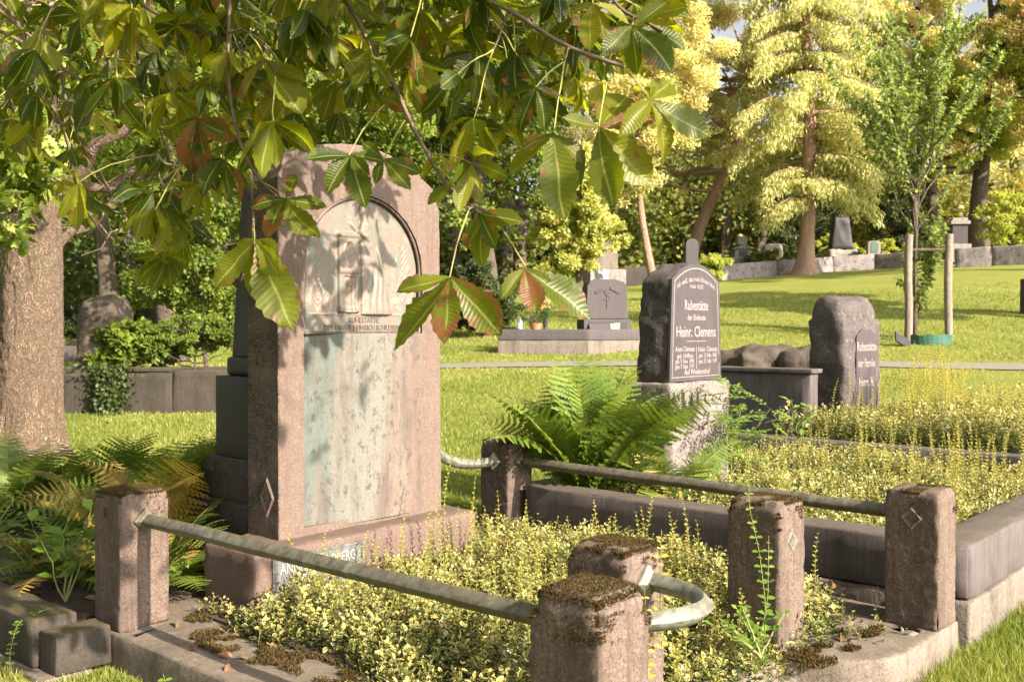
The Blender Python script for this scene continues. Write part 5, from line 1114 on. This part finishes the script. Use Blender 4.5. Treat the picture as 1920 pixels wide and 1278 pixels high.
# ash seedling beside the black headstone
def leafy(name, label, cat, base, n_stem, hgt, ls, mat, spread=.3, compound=True, wr=.45):
    p = thing(name, label, cat, tuple(base)); B = Big()
    for i in range(n_stem):
        a = RNG.uniform(0, 6.28); e = np.array([math.cos(a) * spread * RNG.uniform(.3, 1), math.sin(a) * spread * RNG.uniform(.3, 1), hgt * RNG.uniform(.6, 1.05)]); P = pathcurve((0, 0, 0), e, 8, -.05, .06); B.tube(P, np.linspace(.006, .002, 8), 4, mi=1)
        for j in range(2, 8):
            q = P[j]
            for kk in range(2):
                d = rdir(1, .1)[0] * [1, 1, .4]; d /= np.linalg.norm(d); L_ = ls * 3.0
                if compound:
                    B.tube([q, q + d * L_], .0012, 3, mi=1)
                    for f in (.3, .5, .7, .9):
                        for sd in (-1, 1):
                            sdv = np.cross(d, [0, 0, 1]) * sd; B.leaves((q + d * L_ * f)[None], (sdv + d * .5)[None] + RNG.normal(0, .1, (1, 3)), np.array([[0, -.3, 1.0]]), ls, ls * wr, T_DIA)
                    B.leaves((q + d * L_)[None], d[None], np.array([[0, -.3, 1.0]]), ls, ls * wr, T_DIA)
                else: B.leaves(q[None], d[None] + [0, 0, .2], np.array([[0, -.3, 1.0]]), ls * RNG.uniform(.7, 1.3), ls * wr, T_DIA)
    B.build('stem_and_leaves', [mat, MT['stem']], p)
leafy('seedling', 'green ash like seedling right of the black headstone and its pedestal', 'plant', W(.62, tpx(1372, .62), .5), 6, .68, .055, MT['gleaf'], .35)
leafy('seedling', 'small broad leaved seedling in front of the dark enclosure wall', 'plant', W(.5, tpx(1500, .5), .55), 2, .40, .09, MT['gleaf'], .12, False, .5)
leafy('leafy_weed', 'bright green crinkled weed low in front of the overgrown post', 'plant', W(2.30, 1.28, .30), 9, .17, .030, MT['gleaf'], .20, False, .8)
leafy('leafy_weed', 'pale heart leaved weed among the ferns left of the corner post', 'plant', W(-.55, .02, .25), 4, .42, .075, MT['gleaf'], .30, False, .75)
leafy('leafy_weed', 'low lime green weeds between the ferns and the dark kerb', 'plant', W(-1.0, .12, .25), 14, .30, .045, MT['gleaf'], .45, False, .6)
leafy('leafy_weed', 'small bright weeds at the foot of the dark obelisk steps', 'plant', W(-.45, .45, .24), 8, .18, .04, MT['gleaf'], .25, False, .6)
leafy('leafy_weed', 'light green weeds at the left edge of the picture below the oak', 'plant', W(-2.0, .2, .25), 14, .35, .05, MT['gleaf'], .6, False, .6)

# ================================================================== ferns
MT['fern'] = leafmat('fern_frond_green', [(.055, .10, .014), (.10, .165, .022), (.19, .26, .038), (.30, .33, .06)], .40, agecol=(.34, .24, .06))
MT['fernstem'] = plain('brown_fern_stem', (.20, .13, .05), .7)
def t_pinna():
    V_ = [(0, 0, 0)]; F = []; E = [0]
    n = 7
    for i in range(n):
        a0 = i / n; a1 = (i + .55) / n; w0 = .5 * (1 - a0) ** .6
        b = len(V_); w1 = .5 * (1 - a0) ** .6 * .55 + .06; V_ += [(a0, 0, 0), (a0 + 1.0 / n, 0, 0), (a1 + .30 / n, w0, -.02), (a1 + .30 / n, -w0, -.02), (a0 + .02, w1, 0), (a0 + .02, -w1, 0)]; E += [0, 0, 1, 1, .5, .5]
        F += [(b, b + 1, b + 2), (b, b + 2, b + 4), (b, b + 3, b + 1), (b, b + 5, b + 3)]
    return np.array(V_), F, np.array(E, float)
T_PIN = t_pinna()
def fern(label, base, nf, ln, tilt=(.35, 1.05), arcdir=None, yellow=.1):
    p = thing('fern', label, 'fern', tuple(base), 0, 'ferns on the graves'); B = Big()
    for i in range(nf):
        a = RNG.uniform(0, 6.283) if arcdir is None else RNG.normal(arcdir[0], arcdir[1]); L_ = ln * RNG.uniform(.65, 1.1); el_ = math.pi / 2 - RNG.uniform(*tilt); dr = RNG.uniform(.6, 1.4); n = 24
        P = [np.array([RNG.normal(0, .04), RNG.normal(0, .04), 0])]; aa = a; e = el_
        for j in range(n): P.append(P[-1] + np.array([math.cos(aa) * math.cos(e), math.sin(aa) * math.cos(e), math.sin(e)]) * L_ / n); e -= dr / n * (j / n * 1.6 + .25); aa += RNG.normal(0, .02)
        P = np.array(P); B.tube(P, np.linspace(.0040, .0010, n + 1), 4, mi=1)
        npn = 22; f = np.linspace(.12, .995, npn); ff = f * n; q = np.stack([np.interp(ff, np.arange(n + 1), P[:, c]) for c in range(3)], 1); T_ = np.gradient(q, axis=0); T_ /= np.linalg.norm(T_, axis=1, keepdims=True)
        S = np.cross(T_, [0, 0, 1.0]); S /= np.linalg.norm(S, axis=1, keepdims=True) + 1e-9; Nn = np.cross(S, T_); roll = RNG.normal(0, .35); S, Nn = S * math.cos(roll) + Nn * math.sin(roll), Nn * math.cos(roll) - S * math.sin(roll)
        pl_ = L_ * .22 * np.clip(np.sin(np.clip(f * 1.05, 0, 1) * math.pi * .93 + .12), .06, 1) ** .8; age = (RNG.random() < yellow) * RNG.uniform(.5, 1)
        for sd in (-1, 1):
            D = S * sd + T_ * .42 + RNG.normal(0, .05, (npn, 3)) - np.array([0, 0, .12]); B.leaves(q, D, Nn, pl_, pl_ * .27, T_PIN, rnd=np.clip(RNG.normal(.45, .12) + RNG.normal(0, .1, npn), 0, 1), age=age)
    B.build('fronds', [MT['fern'], MT['fernstem']], p)
fern('large arching green fern beside the far post, left of the black headstone', W(.25, 3.0, .40), 56, .98, (.0, .62), yellow=.05)
fern('yellowing fern fronds leaning against the pedestal of the black headstone', W(.70, 3.20, .42), 12, .66, (.3, 1.1), yellow=.35)
fern('tall fern behind the left corner post, brownish tips in the middle', W(-1.0, .75, .22), 40, .84, (.05, .95), yellow=.15)
fern('dark fern close to the obelisk steps', W(-1.15, 1.35, .22), 34, .78, (.05, .95), yellow=.1)
fern('leafy fern at the left edge under the oak', W(-1.85, .95, .22), 36, .80, (.1, 1.0), yellow=.1)
fern('low spreading fern hanging over the dark kerb', W(-1.0, .25, .23), 26, .62, (.5, 1.4), yellow=.35)
fern('small fern close to the left corner post and the dark kerb', W(-.62, .55, .22), 22, .60, (.2, 1.3), yellow=.2)
fern('fern at the far left of the fern bed, half cut by the frame', W(-2.6, .6, .22), 32, .78, (.1, 1.1), yellow=.1)
fern('fern deep in the back of the fern bed behind the corner post', W(-1.7, 1.6, .22), 32, .78, (.05, .95), yellow=.12)

# ================================================================== horse chestnut overhead
def t_chest(kind):
    n = 16; V_ = []; E = []
    droop = (.10, .38, -.10, .62)[kind]; fold = (.10, .22, .16, .05)[kind]; twist = (0, .15, -.2, .3)[kind]
    for i in range(n + 1):
        a = i / n; wv = .5 * (math.sin(math.pi * a ** 1.45)) ** .75 if 0 < i < n else .012
        se = (1.09 if i % 2 else .93)
        for c in (-1, -.5, 0, .5, 1):
            ww = wv * c * (se if abs(c) == 1 else 1); z = fold * abs(ww) * 1.2 - droop * a * a + twist * a * ww + .009 * math.sin(a * 60) * abs(c)
            V_.append((a * (1 - .12 * droop * a) - .03 * abs(c) * (1 if abs(c) == 1 else 0), ww, z)); E.append(abs(c))
    F = []
    for i in range(n):
        for c in range(4): b = i * 5 + c; F += [(b, b + 1, b + 6), (b, b + 6, b + 5)]
    return np.array(V_), F, np.array(E)
T_CH = [t_chest(k) for k in range(4)]
MT['chest'] = leafmat('horse_chestnut_leaf', [(.035, .06, .006), (.07, .10, .007), (.14, .165, .010), (.26, .26, .018)], .6, brown=.3, veins=True, rough=.42, spec=.45, glow=(1.75, 1.7, .38))
MT['petiole'] = plain('pale_petiole', (.30, .28, .08), .6)
ctrunk = np.array([-3.6, -2.2, 0.0])
chn = thing('horse_chestnut', 'horse chestnut with big fingered leaves, some brown tipped, hanging in from the top left', 'tree', tuple(ctrunk))
TW = Big(); LF = Big()
skel = []
def twig(pts, r0, r1, k=7):
    P = np.array(pts, float); d = np.concatenate([[0], np.cumsum(np.linalg.norm(np.diff(P, axis=0), axis=1))]); n = max(4, int(d[-1] / .035)); t = np.linspace(0, d[-1], n)
    Q = np.stack([np.interp(t, d, P[:, c]) for c in range(3)], 1)
    for _ in range(3): Q[1:-1] = (Q[:-2] + 2 * Q[1:-1] + Q[2:]) / 4
    Q += np.stack([vnoise(Q, 7, kk) for kk in (1, 2, 3)], 1) * .008
    r_ = np.linspace(r0, r1, n) * (1 + .12 * (np.arange(n) % 5 == 0)); TW.tube(Q - ctrunk, r_, k); skel.extend(Q.tolist()); return Q
T_ = [ctrunk + [0, 0, -.1], ctrunk + [0, 0, 1.5], ctrunk + [.1, .2, 3.0], ctrunk + [.2, .4, 5.5]]
TW.tube(np.array(T_) - ctrunk, [.34, .26, .23, .14], 14)
H1 = np.array([-1.4, 1.2, 3.6]); H2 = np.array([.2, 1.6, 3.7]); H3 = np.array([-2.4, 2.6, 3.3])
twig([T_[2], H1, (-.4, 2.3, 3.05)], .07, .018, 9); twig([T_[2], (-1, 0, 3.9), H2, (.8, 2.0, 3.4)], .07, .018, 9); twig([T_[2], H3, (-2.5, 3.4, 2.9)], .07, .015, 9)
def im(l): return [pt(a, b, c) for a, b, c in l]
twig([H1] + im([(440, -120, 2.7), (432, 0, 2.75), (425, 110, 2.75), (432, 200, 2.75), (445, 260, 2.75), (470, 320, 2.75), (530, 372, 2.8)]), .012, .0035)
twig([H1] + im([(700, -130, 2.5), (850, -20, 2.5), (930, 12, 2.5), (1000, 52, 2.5), (1050, 85, 2.45), (1110, 112, 2.45), (1165, 130, 2.45)]), .014, .005)
twig([H1] + im([(600, -100, 2.5), (650, 0, 2.6), (700, 90, 2.6), (740, 160, 2.6), (775, 240, 2.6), (805, 300, 2.6), (845, 355, 2.6), (880, 385, 2.55), (915, 396, 2.55)]), .012, .0045)
twig([H3] + im([(-80, 20, 3.4), (0, 60, 3.4), (70, 100, 3.4), (160, 155, 3.4), (250, 200, 3.4), (330, 260, 3.5)]), .012, .004)
twig([H3] + im([(40, 40, 3.6), (60, 150, 3.6), (115, 215, 3.6), (132, 290, 3.6), (155, 390, 3.6), (200, 450, 3.6), (215, 490, 3.6)]), .010, .003)
twig([H3] + im([(110, 120, 3.5), (145, 250, 3.5), (185, 330, 3.5), (240, 410, 3.5), (290, 455, 3.5)]), .008, .003)
twig([H1] + im([(230, -40, 3.0), (260, 10, 3.0), (340, 50, 3.0), (440, 80, 3.0), (520, 130, 3.0), (600, 180, 3.0), (655, 208, 3.0), (725, 216, 3.0)]), .010, .003)
twig([H2] + im([(1100, -90, 2.6), (1150, 20, 2.6), (1200, 40, 2.5), (1240, 60, 2.5)]), .010, .004)
twig([H1] + im([(480, -60, 3.3), (640, 30, 3.3), (690, 60, 3.3), (800, 72, 3.3)]), .009, .003)
twig([H1] + im([(320, -60, 3.4), (250, 60, 3.5), (300, 240, 4.4), (330, 340, 4.4), (385, 430, 4.4), (430, 472, 4.4)]), .012, .004)
twig(im([(470, 320, 2.75), (480, 400, 2.78), (478, 440, 2.75), (475, 490, 2.75), (452, 525, 2.75)]), .005, .003)
def compound(hub, axis, size, nl=None, depth_fan=1.0, rnd=None, age=0.0, dirs=None, droop=.55, kinds=None):
    hub = np.array(hub, float); axis = np.array(axis, float); axis /= np.linalg.norm(axis); nl = nl or RNG.integers(5, 8)
    e1 = np.cross(axis, [0, .2, 1.0]); e1 /= np.linalg.norm(e1) + 1e-9; e2 = np.cross(axis, e1)
    if dirs is None:
        dirs = []
        for i in range(nl):
            a = (i - (nl - 1) / 2) / nl * 2 * math.pi * .93; d = e1 * math.cos(a) + e2 * math.sin(a); d = d + axis * .25 + np.array([0, 0, -droop]) + RNG.normal(0, .10, 3); dirs.append((d, 1 - .35 * abs(i - (nl - 1) / 2) / nl * 1.6))
    base = RNG.random() if rnd is None else rnd
    for i, (d, k) in enumerate(dirs):
        d = np.array(d, float); d /= np.linalg.norm(d); N = -axis * 1.0 + np.array([0, 0, .5]) + RNG.normal(0, .25, 3)
        if abs(np.dot(N / np.linalg.norm(N), d)) > .85: N = np.array([0, -.8, .6])
        L_ = size * k * RNG.uniform(.88, 1.08); kd = RNG.choice(4, p=[.4, .25, .2, .15]) if kinds is None else kinds[i % len(kinds)]
        LF.leaves((hub - ctrunk)[None] + d * .006, d[None], N[None], L_, L_ * RNG.uniform(.36, .44), T_CH[kd], rnd=np.clip(base + RNG.normal(0, .12), 0, 1), age=np.clip(age + RNG.exponential(.14) - .12, 0, 1))
def link(hub, bend=.5, r0=.0026):
    S = np.array(skel); hub = np.array(hub, float); dd = np.linalg.norm(S - hub - np.array([0, 0, .10]), axis=1) ; i = int(np.argmin(dd)); a = S[i]; dist = np.linalg.norm(a - hub)
    pl_ = min(dist, RNG.uniform(.10, .17)); mid = hub + (a - hub) / (dist + 1e-9) * pl_ + (np.array([0, 0, .04]) if dist > .2 else 0)
    if dist > .22:
        P = pathcurve(a, mid, max(4, int(dist / .05)), -.10, .10); TW.tube(P - ctrunk, np.linspace(min(.006, .003 + dist * .004), .0022, len(P)), 6); skel.extend(P[1:].tolist()); mid = P[-1]
    P = pathcurve(mid, hub, 6, -.06, .03); TW.tube(P - ctrunk, np.linspace(.0022, .0016, 6), 5, mi=1); return hub - mid
# leaves whose place shows in the photograph: hub, leaflet tips (pixel, pixel, depth)
EXP = [((1038, 250, 2.40), [(975, 275, 2.42), (962, 330, 2.5), (1055, 405, 2.35), (1095, 300, 2.42), (1130, 350, 2.5)], .35),
       ((1122, 238, 2.40), [(1062, 218, 2.35), (1150, 385, 2.38), (1228, 350, 2.42), (1215, 235, 2.45), (1180, 170, 2.55)], .45),
       ((1218, 193, 2.38), [(1270, 300, 2.38), (1334, 250, 2.42), (1180, 235, 2.3), (1262, 148, 2.5), (1205, 145, 2.45)], .75),
       ((1004, 166, 2.40), [(968, 240, 2.4), (1035, 240, 2.4), (940, 180, 2.5), (1050, 178, 2.4), (1000, 120, 2.5)], .25),
       ((1110, 10, 2.5), [(1065, 22, 2.5), (1100, 90, 2.45), (1150, 100, 2.5), (1180, 40, 2.5)], .8),
       ((1185, 50, 2.5), [(1130, 100, 2.45), (1195, 140, 2.5), (1260, 130, 2.45), (1285, 90, 2.5), (1250, 15, 2.5)], .4),
       ((843, 520, 2.45), [(745, 537, 2.4), (752, 655, 2.5), (830, 640, 2.38), (915, 600, 2.5), (935, 625, 2.42)], .7),
       ((985, 500, 2.5), [(945, 545, 2.45), (1040, 540, 2.5), (1000, 590, 2.45), (1110, 590, 2.5)], .6),
       ((478, 450, 2.6), [(412, 535, 2.65), (468, 560, 2.6), (530, 520, 2.55), (545, 610, 2.55), (440, 470, 2.65), (520, 470, 2.7)], .7),
       ((655, 292, 2.55), [(570, 300, 2.5), (612, 350, 2.5), (680, 382, 2.5), (725, 300, 2.6), (690, 330, 2.5)], .3),
       ((720, 300, 2.6), [(700, 345, 2.6), (765, 350, 2.55), (790, 320, 2.6), (680, 270, 2.6)], .35),
       ((535, 372, 2.75), [(470, 385, 2.75), (500, 440, 2.7), (575, 440, 2.7), (610, 385, 2.75), (560, 330, 2.8)], .3),
       ((205, 150, 3.0), [(135, 245, 3.0), (268, 250, 3.0), (170, 120, 3.1), (265, 165, 3.0)], .35),
       ((500, 115, 2.6), [(440, 190, 2.65), (575, 150, 2.6), (560, 220, 2.6), (470, 130, 2.7)], .8),
       ((375, 225, 2.8), [(340, 320, 2.8), (385, 330, 2.8), (445, 265, 2.75), (320, 250, 2.9)], .4),
       ((700, 110, 2.5), [(660, 165, 2.5), (735, 170, 2.45), (640, 110, 2.6), (760, 120, 2.5)], .6),
       ((900, 400, 2.55), [(880, 470, 2.5), (930, 470, 2.5), (975, 415, 2.5), (905, 500, 2.55)], .5),
       ((850, 345, 2.55), [(800, 375, 2.5), (870, 300, 2.5), (900, 370, 2.55)], .5)]
for h_, tips, rv in EXP:
    hub = pt(*h_); ax = link(hub); base = RNG.random() * .3 + rv * .7
    for tp in tips:
        e = pt(*tp) - hub; L_ = np.linalg.norm(e) * 1.04; N = np.array([RNG.normal(0, .35), -1.0, .55 + RNG.normal(0, .3)])
        LF.leaves((hub - ctrunk)[None], e[None], N[None], L_, L_ * RNG.uniform(.38, .46), T_CH[RNG.choice([0, 0, 2, 1])], rnd=np.clip(base + RNG.normal(0, .1), 0, 1), age=np.clip(RNG.exponential(.22) - .08, 0, 1))
bx_ = [0, 100, 200, 300, 400, 520, 600, 700, 760, 850, 950, 1000, 1100, 1200, 1270]; by_ = [360, 400, 500, 560, 450, 330, 300, 290, 330, 400, 400, 300, 240, 150, 60]
def low(px): return np.interp(px, bx_, by_)
hubs = []
for i in range(1050):
    px = RNG.uniform(-60, 1275); py = RNG.uniform(-190, 520); d = RNG.uniform(2.4, 4.2) if px > 500 else RNG.uniform(2.7, 5.0)
    if py > low(px) - 75 * 3 / d: continue
    dens = np.interp(py, [-190, 0, 150, 330, 480], [.9, .9, .72, .42, .5]) * (1.0 if px > 420 else .8)
    if 540 < px < 800 and py > 215: continue
    if RNG.random() > dens: continue
    hubs.append(pt(px, py, d))
for (c_, sp_, n_) in (((1.35, 2.5, 3.75), (.22, .45, .30), 16), ((1.65, 1.5, 2.95), (.20, .30, .25), 9), ((2.05, 1.95, 3.35), (.2, .3, .2), 5)):
    for i in range(n_): hubs.append(np.array(c_) + RNG.normal(0, 1, 3) * np.array(sp_))
# canopy out of the frame, over and right of the camera, that shades the leaves
for i in range(190): hubs.append(np.array([RNG.uniform(-1.6, 1.5), RNG.uniform(.3, 2.2), RNG.uniform(2.75, 3.9)]))
S = np.array(skel); hubs.sort(key=lambda h: np.min(np.linalg.norm(S - h, axis=1)))
for h_ in hubs:
    ax = link(h_); ax = ax / (np.linalg.norm(ax) + 1e-9) + RNG.normal(0, .25, 3) + np.array([0, 0, -.2]); compound(h_, ax, RNG.uniform(.10, .165))
TW.build('trunk', [MT['twig'], MT['petiole']], chn, smooth=True); LF.V = [v_ + np.stack([vnoise(v_, 17, 3), vnoise(v_, 17, 4), vnoise(v_, 13, 5)], 1) * .007 for v_ in [np.concatenate(LF.V)]]; LF.build('crown', MT['chest'], chn)

# ================================================================== grass blades and fallen leaves
MT['blade'] = leafmat('grass_blade', [(.10, .15, .020), (.18, .225, .034), (.28, .30, .065), (.38, .34, .13)], .4)
T_BL = (np.array([[0, -.5, 0], [0, .5, 0], [.55, .35, .05], [.55, -.35, .05], [1, 0, .22]]), [(0, 1, 2), (0, 2, 3), (3, 2, 4)], np.array([0, 0, 0, 0, 0.]))
B = Big(); N_ = 330000
# density falls with distance squared inside the view wedge
lo, hi = math.log(3.8), math.log(32); d = np.exp(RNG.uniform(lo, hi, N_)); px = RNG.uniform(-60, 1990, N_); x = px2x(px, d); rx, ry = x - OX, d - OY
s = rx * U[0] + ry * U[1]; t = rx * V[0] + ry * V[1]
ok = ~((s > -.25) & (s < 2.66) & (t > -.05) & (t < 9.5)) & ~((s > -3.7) & (s < .0) & (t > -.34) & (t < 2.9) & ((t < 2.2) | (s > -.2))) & (np.abs(d - (17.9 + .03 * x)) > .5 + .02 * x)
ok &= ~((s > -1.2) & (s < .2) & (t > 6.4)); d, x, s, t = d[ok], x[ok], s[ok], t[ok]
n = len(d); P = np.stack([x, d, gz(x, d)], 1); tall = np.where((s > 2.6) & (d < 6.5), 1.9, 1.0) * RNG.uniform(.6, 1.3, n)
D = RNG.normal(0, .45, (n, 3)); D[:, 2] = 1; L_ = .036 * tall * (1 + d / 40); Wd_ = .0028 + .00045 * d
B.leaves(P, D, rdir(n) * [1, 1, .1], L_, Wd_, T_BL, rnd=np.clip(RNG.normal(.42, .22, n) + .35 * vnoise(P, 1.3, 3) + .25 * vnoise(P, .35, 6), 0, 1))
n = 16000; s = RNG.uniform(2.63, 4.0, n); t = RNG.uniform(1.5, 5.5, n); P = np.array([OX + s * U[0] + t * V[0], OY + s * U[1] + t * V[1]]).T; P = np.column_stack([P, gz(P[:, 0], P[:, 1])]); D = RNG.normal(0, .6, (n, 3)); D[:, 2] = 1
B.leaves(P, D, rdir(n) * [1, 1, .1], RNG.uniform(.05, .12, n), .004, T_BL, rnd=np.clip(RNG.normal(.4, .22, n), 0, 1))
tag(B.build('grass', MT['blade']), 'short lawn grass, longer and tufted at the foot of the kerb', 'grass', kind='stuff')
MT['dead'] = leafmat('fallen_brown_leaf', [(.09, .045, .022), (.17, .085, .04), (.25, .15, .08)], .2)
B = Big(); P = []
for i in range(60): x, y, z = at(RNG.choice([RNG.uniform(105, 420), RNG.uniform(830, 1190)]), RNG.uniform(8, 15)); P.append((x, y, z + .03))
for i in range(60): P.append(W(RNG.uniform(.3, 2.2), RNG.uniform(.3, 2.4), .225 + RNG.uniform(.06, .17)))
for i in range(12): P.append(W(RNG.uniform(.05, 1.3), RNG.uniform(.05, .34), .235))
for i in range(30): P.append(W(RNG.uniform(-1.6, -.2), RNG.uniform(-.05, .35), .25))
for i in range(10): P.append(W(RNG.uniform(1.8, 2.4), RNG.uniform(1.9, 2.3), .235))
P = np.array(P); n = len(P); N = RNG.normal(0, .3, (n, 3)); N[:, 2] += 1; B.leaves(P, rdir(n) * [1, 1, .15], N, RNG.uniform(.035, .08, n), RNG.uniform(.02, .045, n), T_CH[1])
tag(B.build('fallen_leaves', MT['dead']), 'scattered brown fallen leaves on the lawn and the slab', 'leaf litter', kind='stuff')
# moss cushions on the kerb
B = Big()
for (s, t, rs, rt_, n) in ((.55, .22, .30, .12, 5000), (1.0, .27, .3, .10, 3500), (.08, .42, .10, .15, 1500), (2.40, 2.10, .035, .09, 1300), (2.30, 1.80, .05, .05, 900), (2.42, 1.85, .03, .06, 500), (2.33, 1.60, .12, .12, 2500), (2.3, 2.02, .03, .05, 500), (1.9, .12, .2, .08, 1500)):
    a = RNG.uniform(0, 6.28, n); r_ = RNG.random(n) ** .6; q = np.stack([s + rs * r_ * np.cos(a), t + rt_ * r_ * np.sin(a)], 1); nn = vnoise(np.column_stack([q, q[:, 0] * 0]), 16, 3); q = q[nn > -.15]
    P = np.array([W(a_, b_, .222 + .012) for a_, b_ in q]); m_ = len(P); N0 = RNG.normal(0, .5, (m_, 3)); N0[:, 2] += 1; P[:, 2] -= .012 * RNG.random(m_)
    B.leaves(P, N0, np.cross(N0, RNG.normal(0, 1, (m_, 3))), RNG.uniform(.006, .016, m_), .006, T_BLADE)
tag(B.build('kerb_moss', MT['moss']), 'brown and green moss patches on the low kerb of the railed grave', 'moss', kind='stuff')
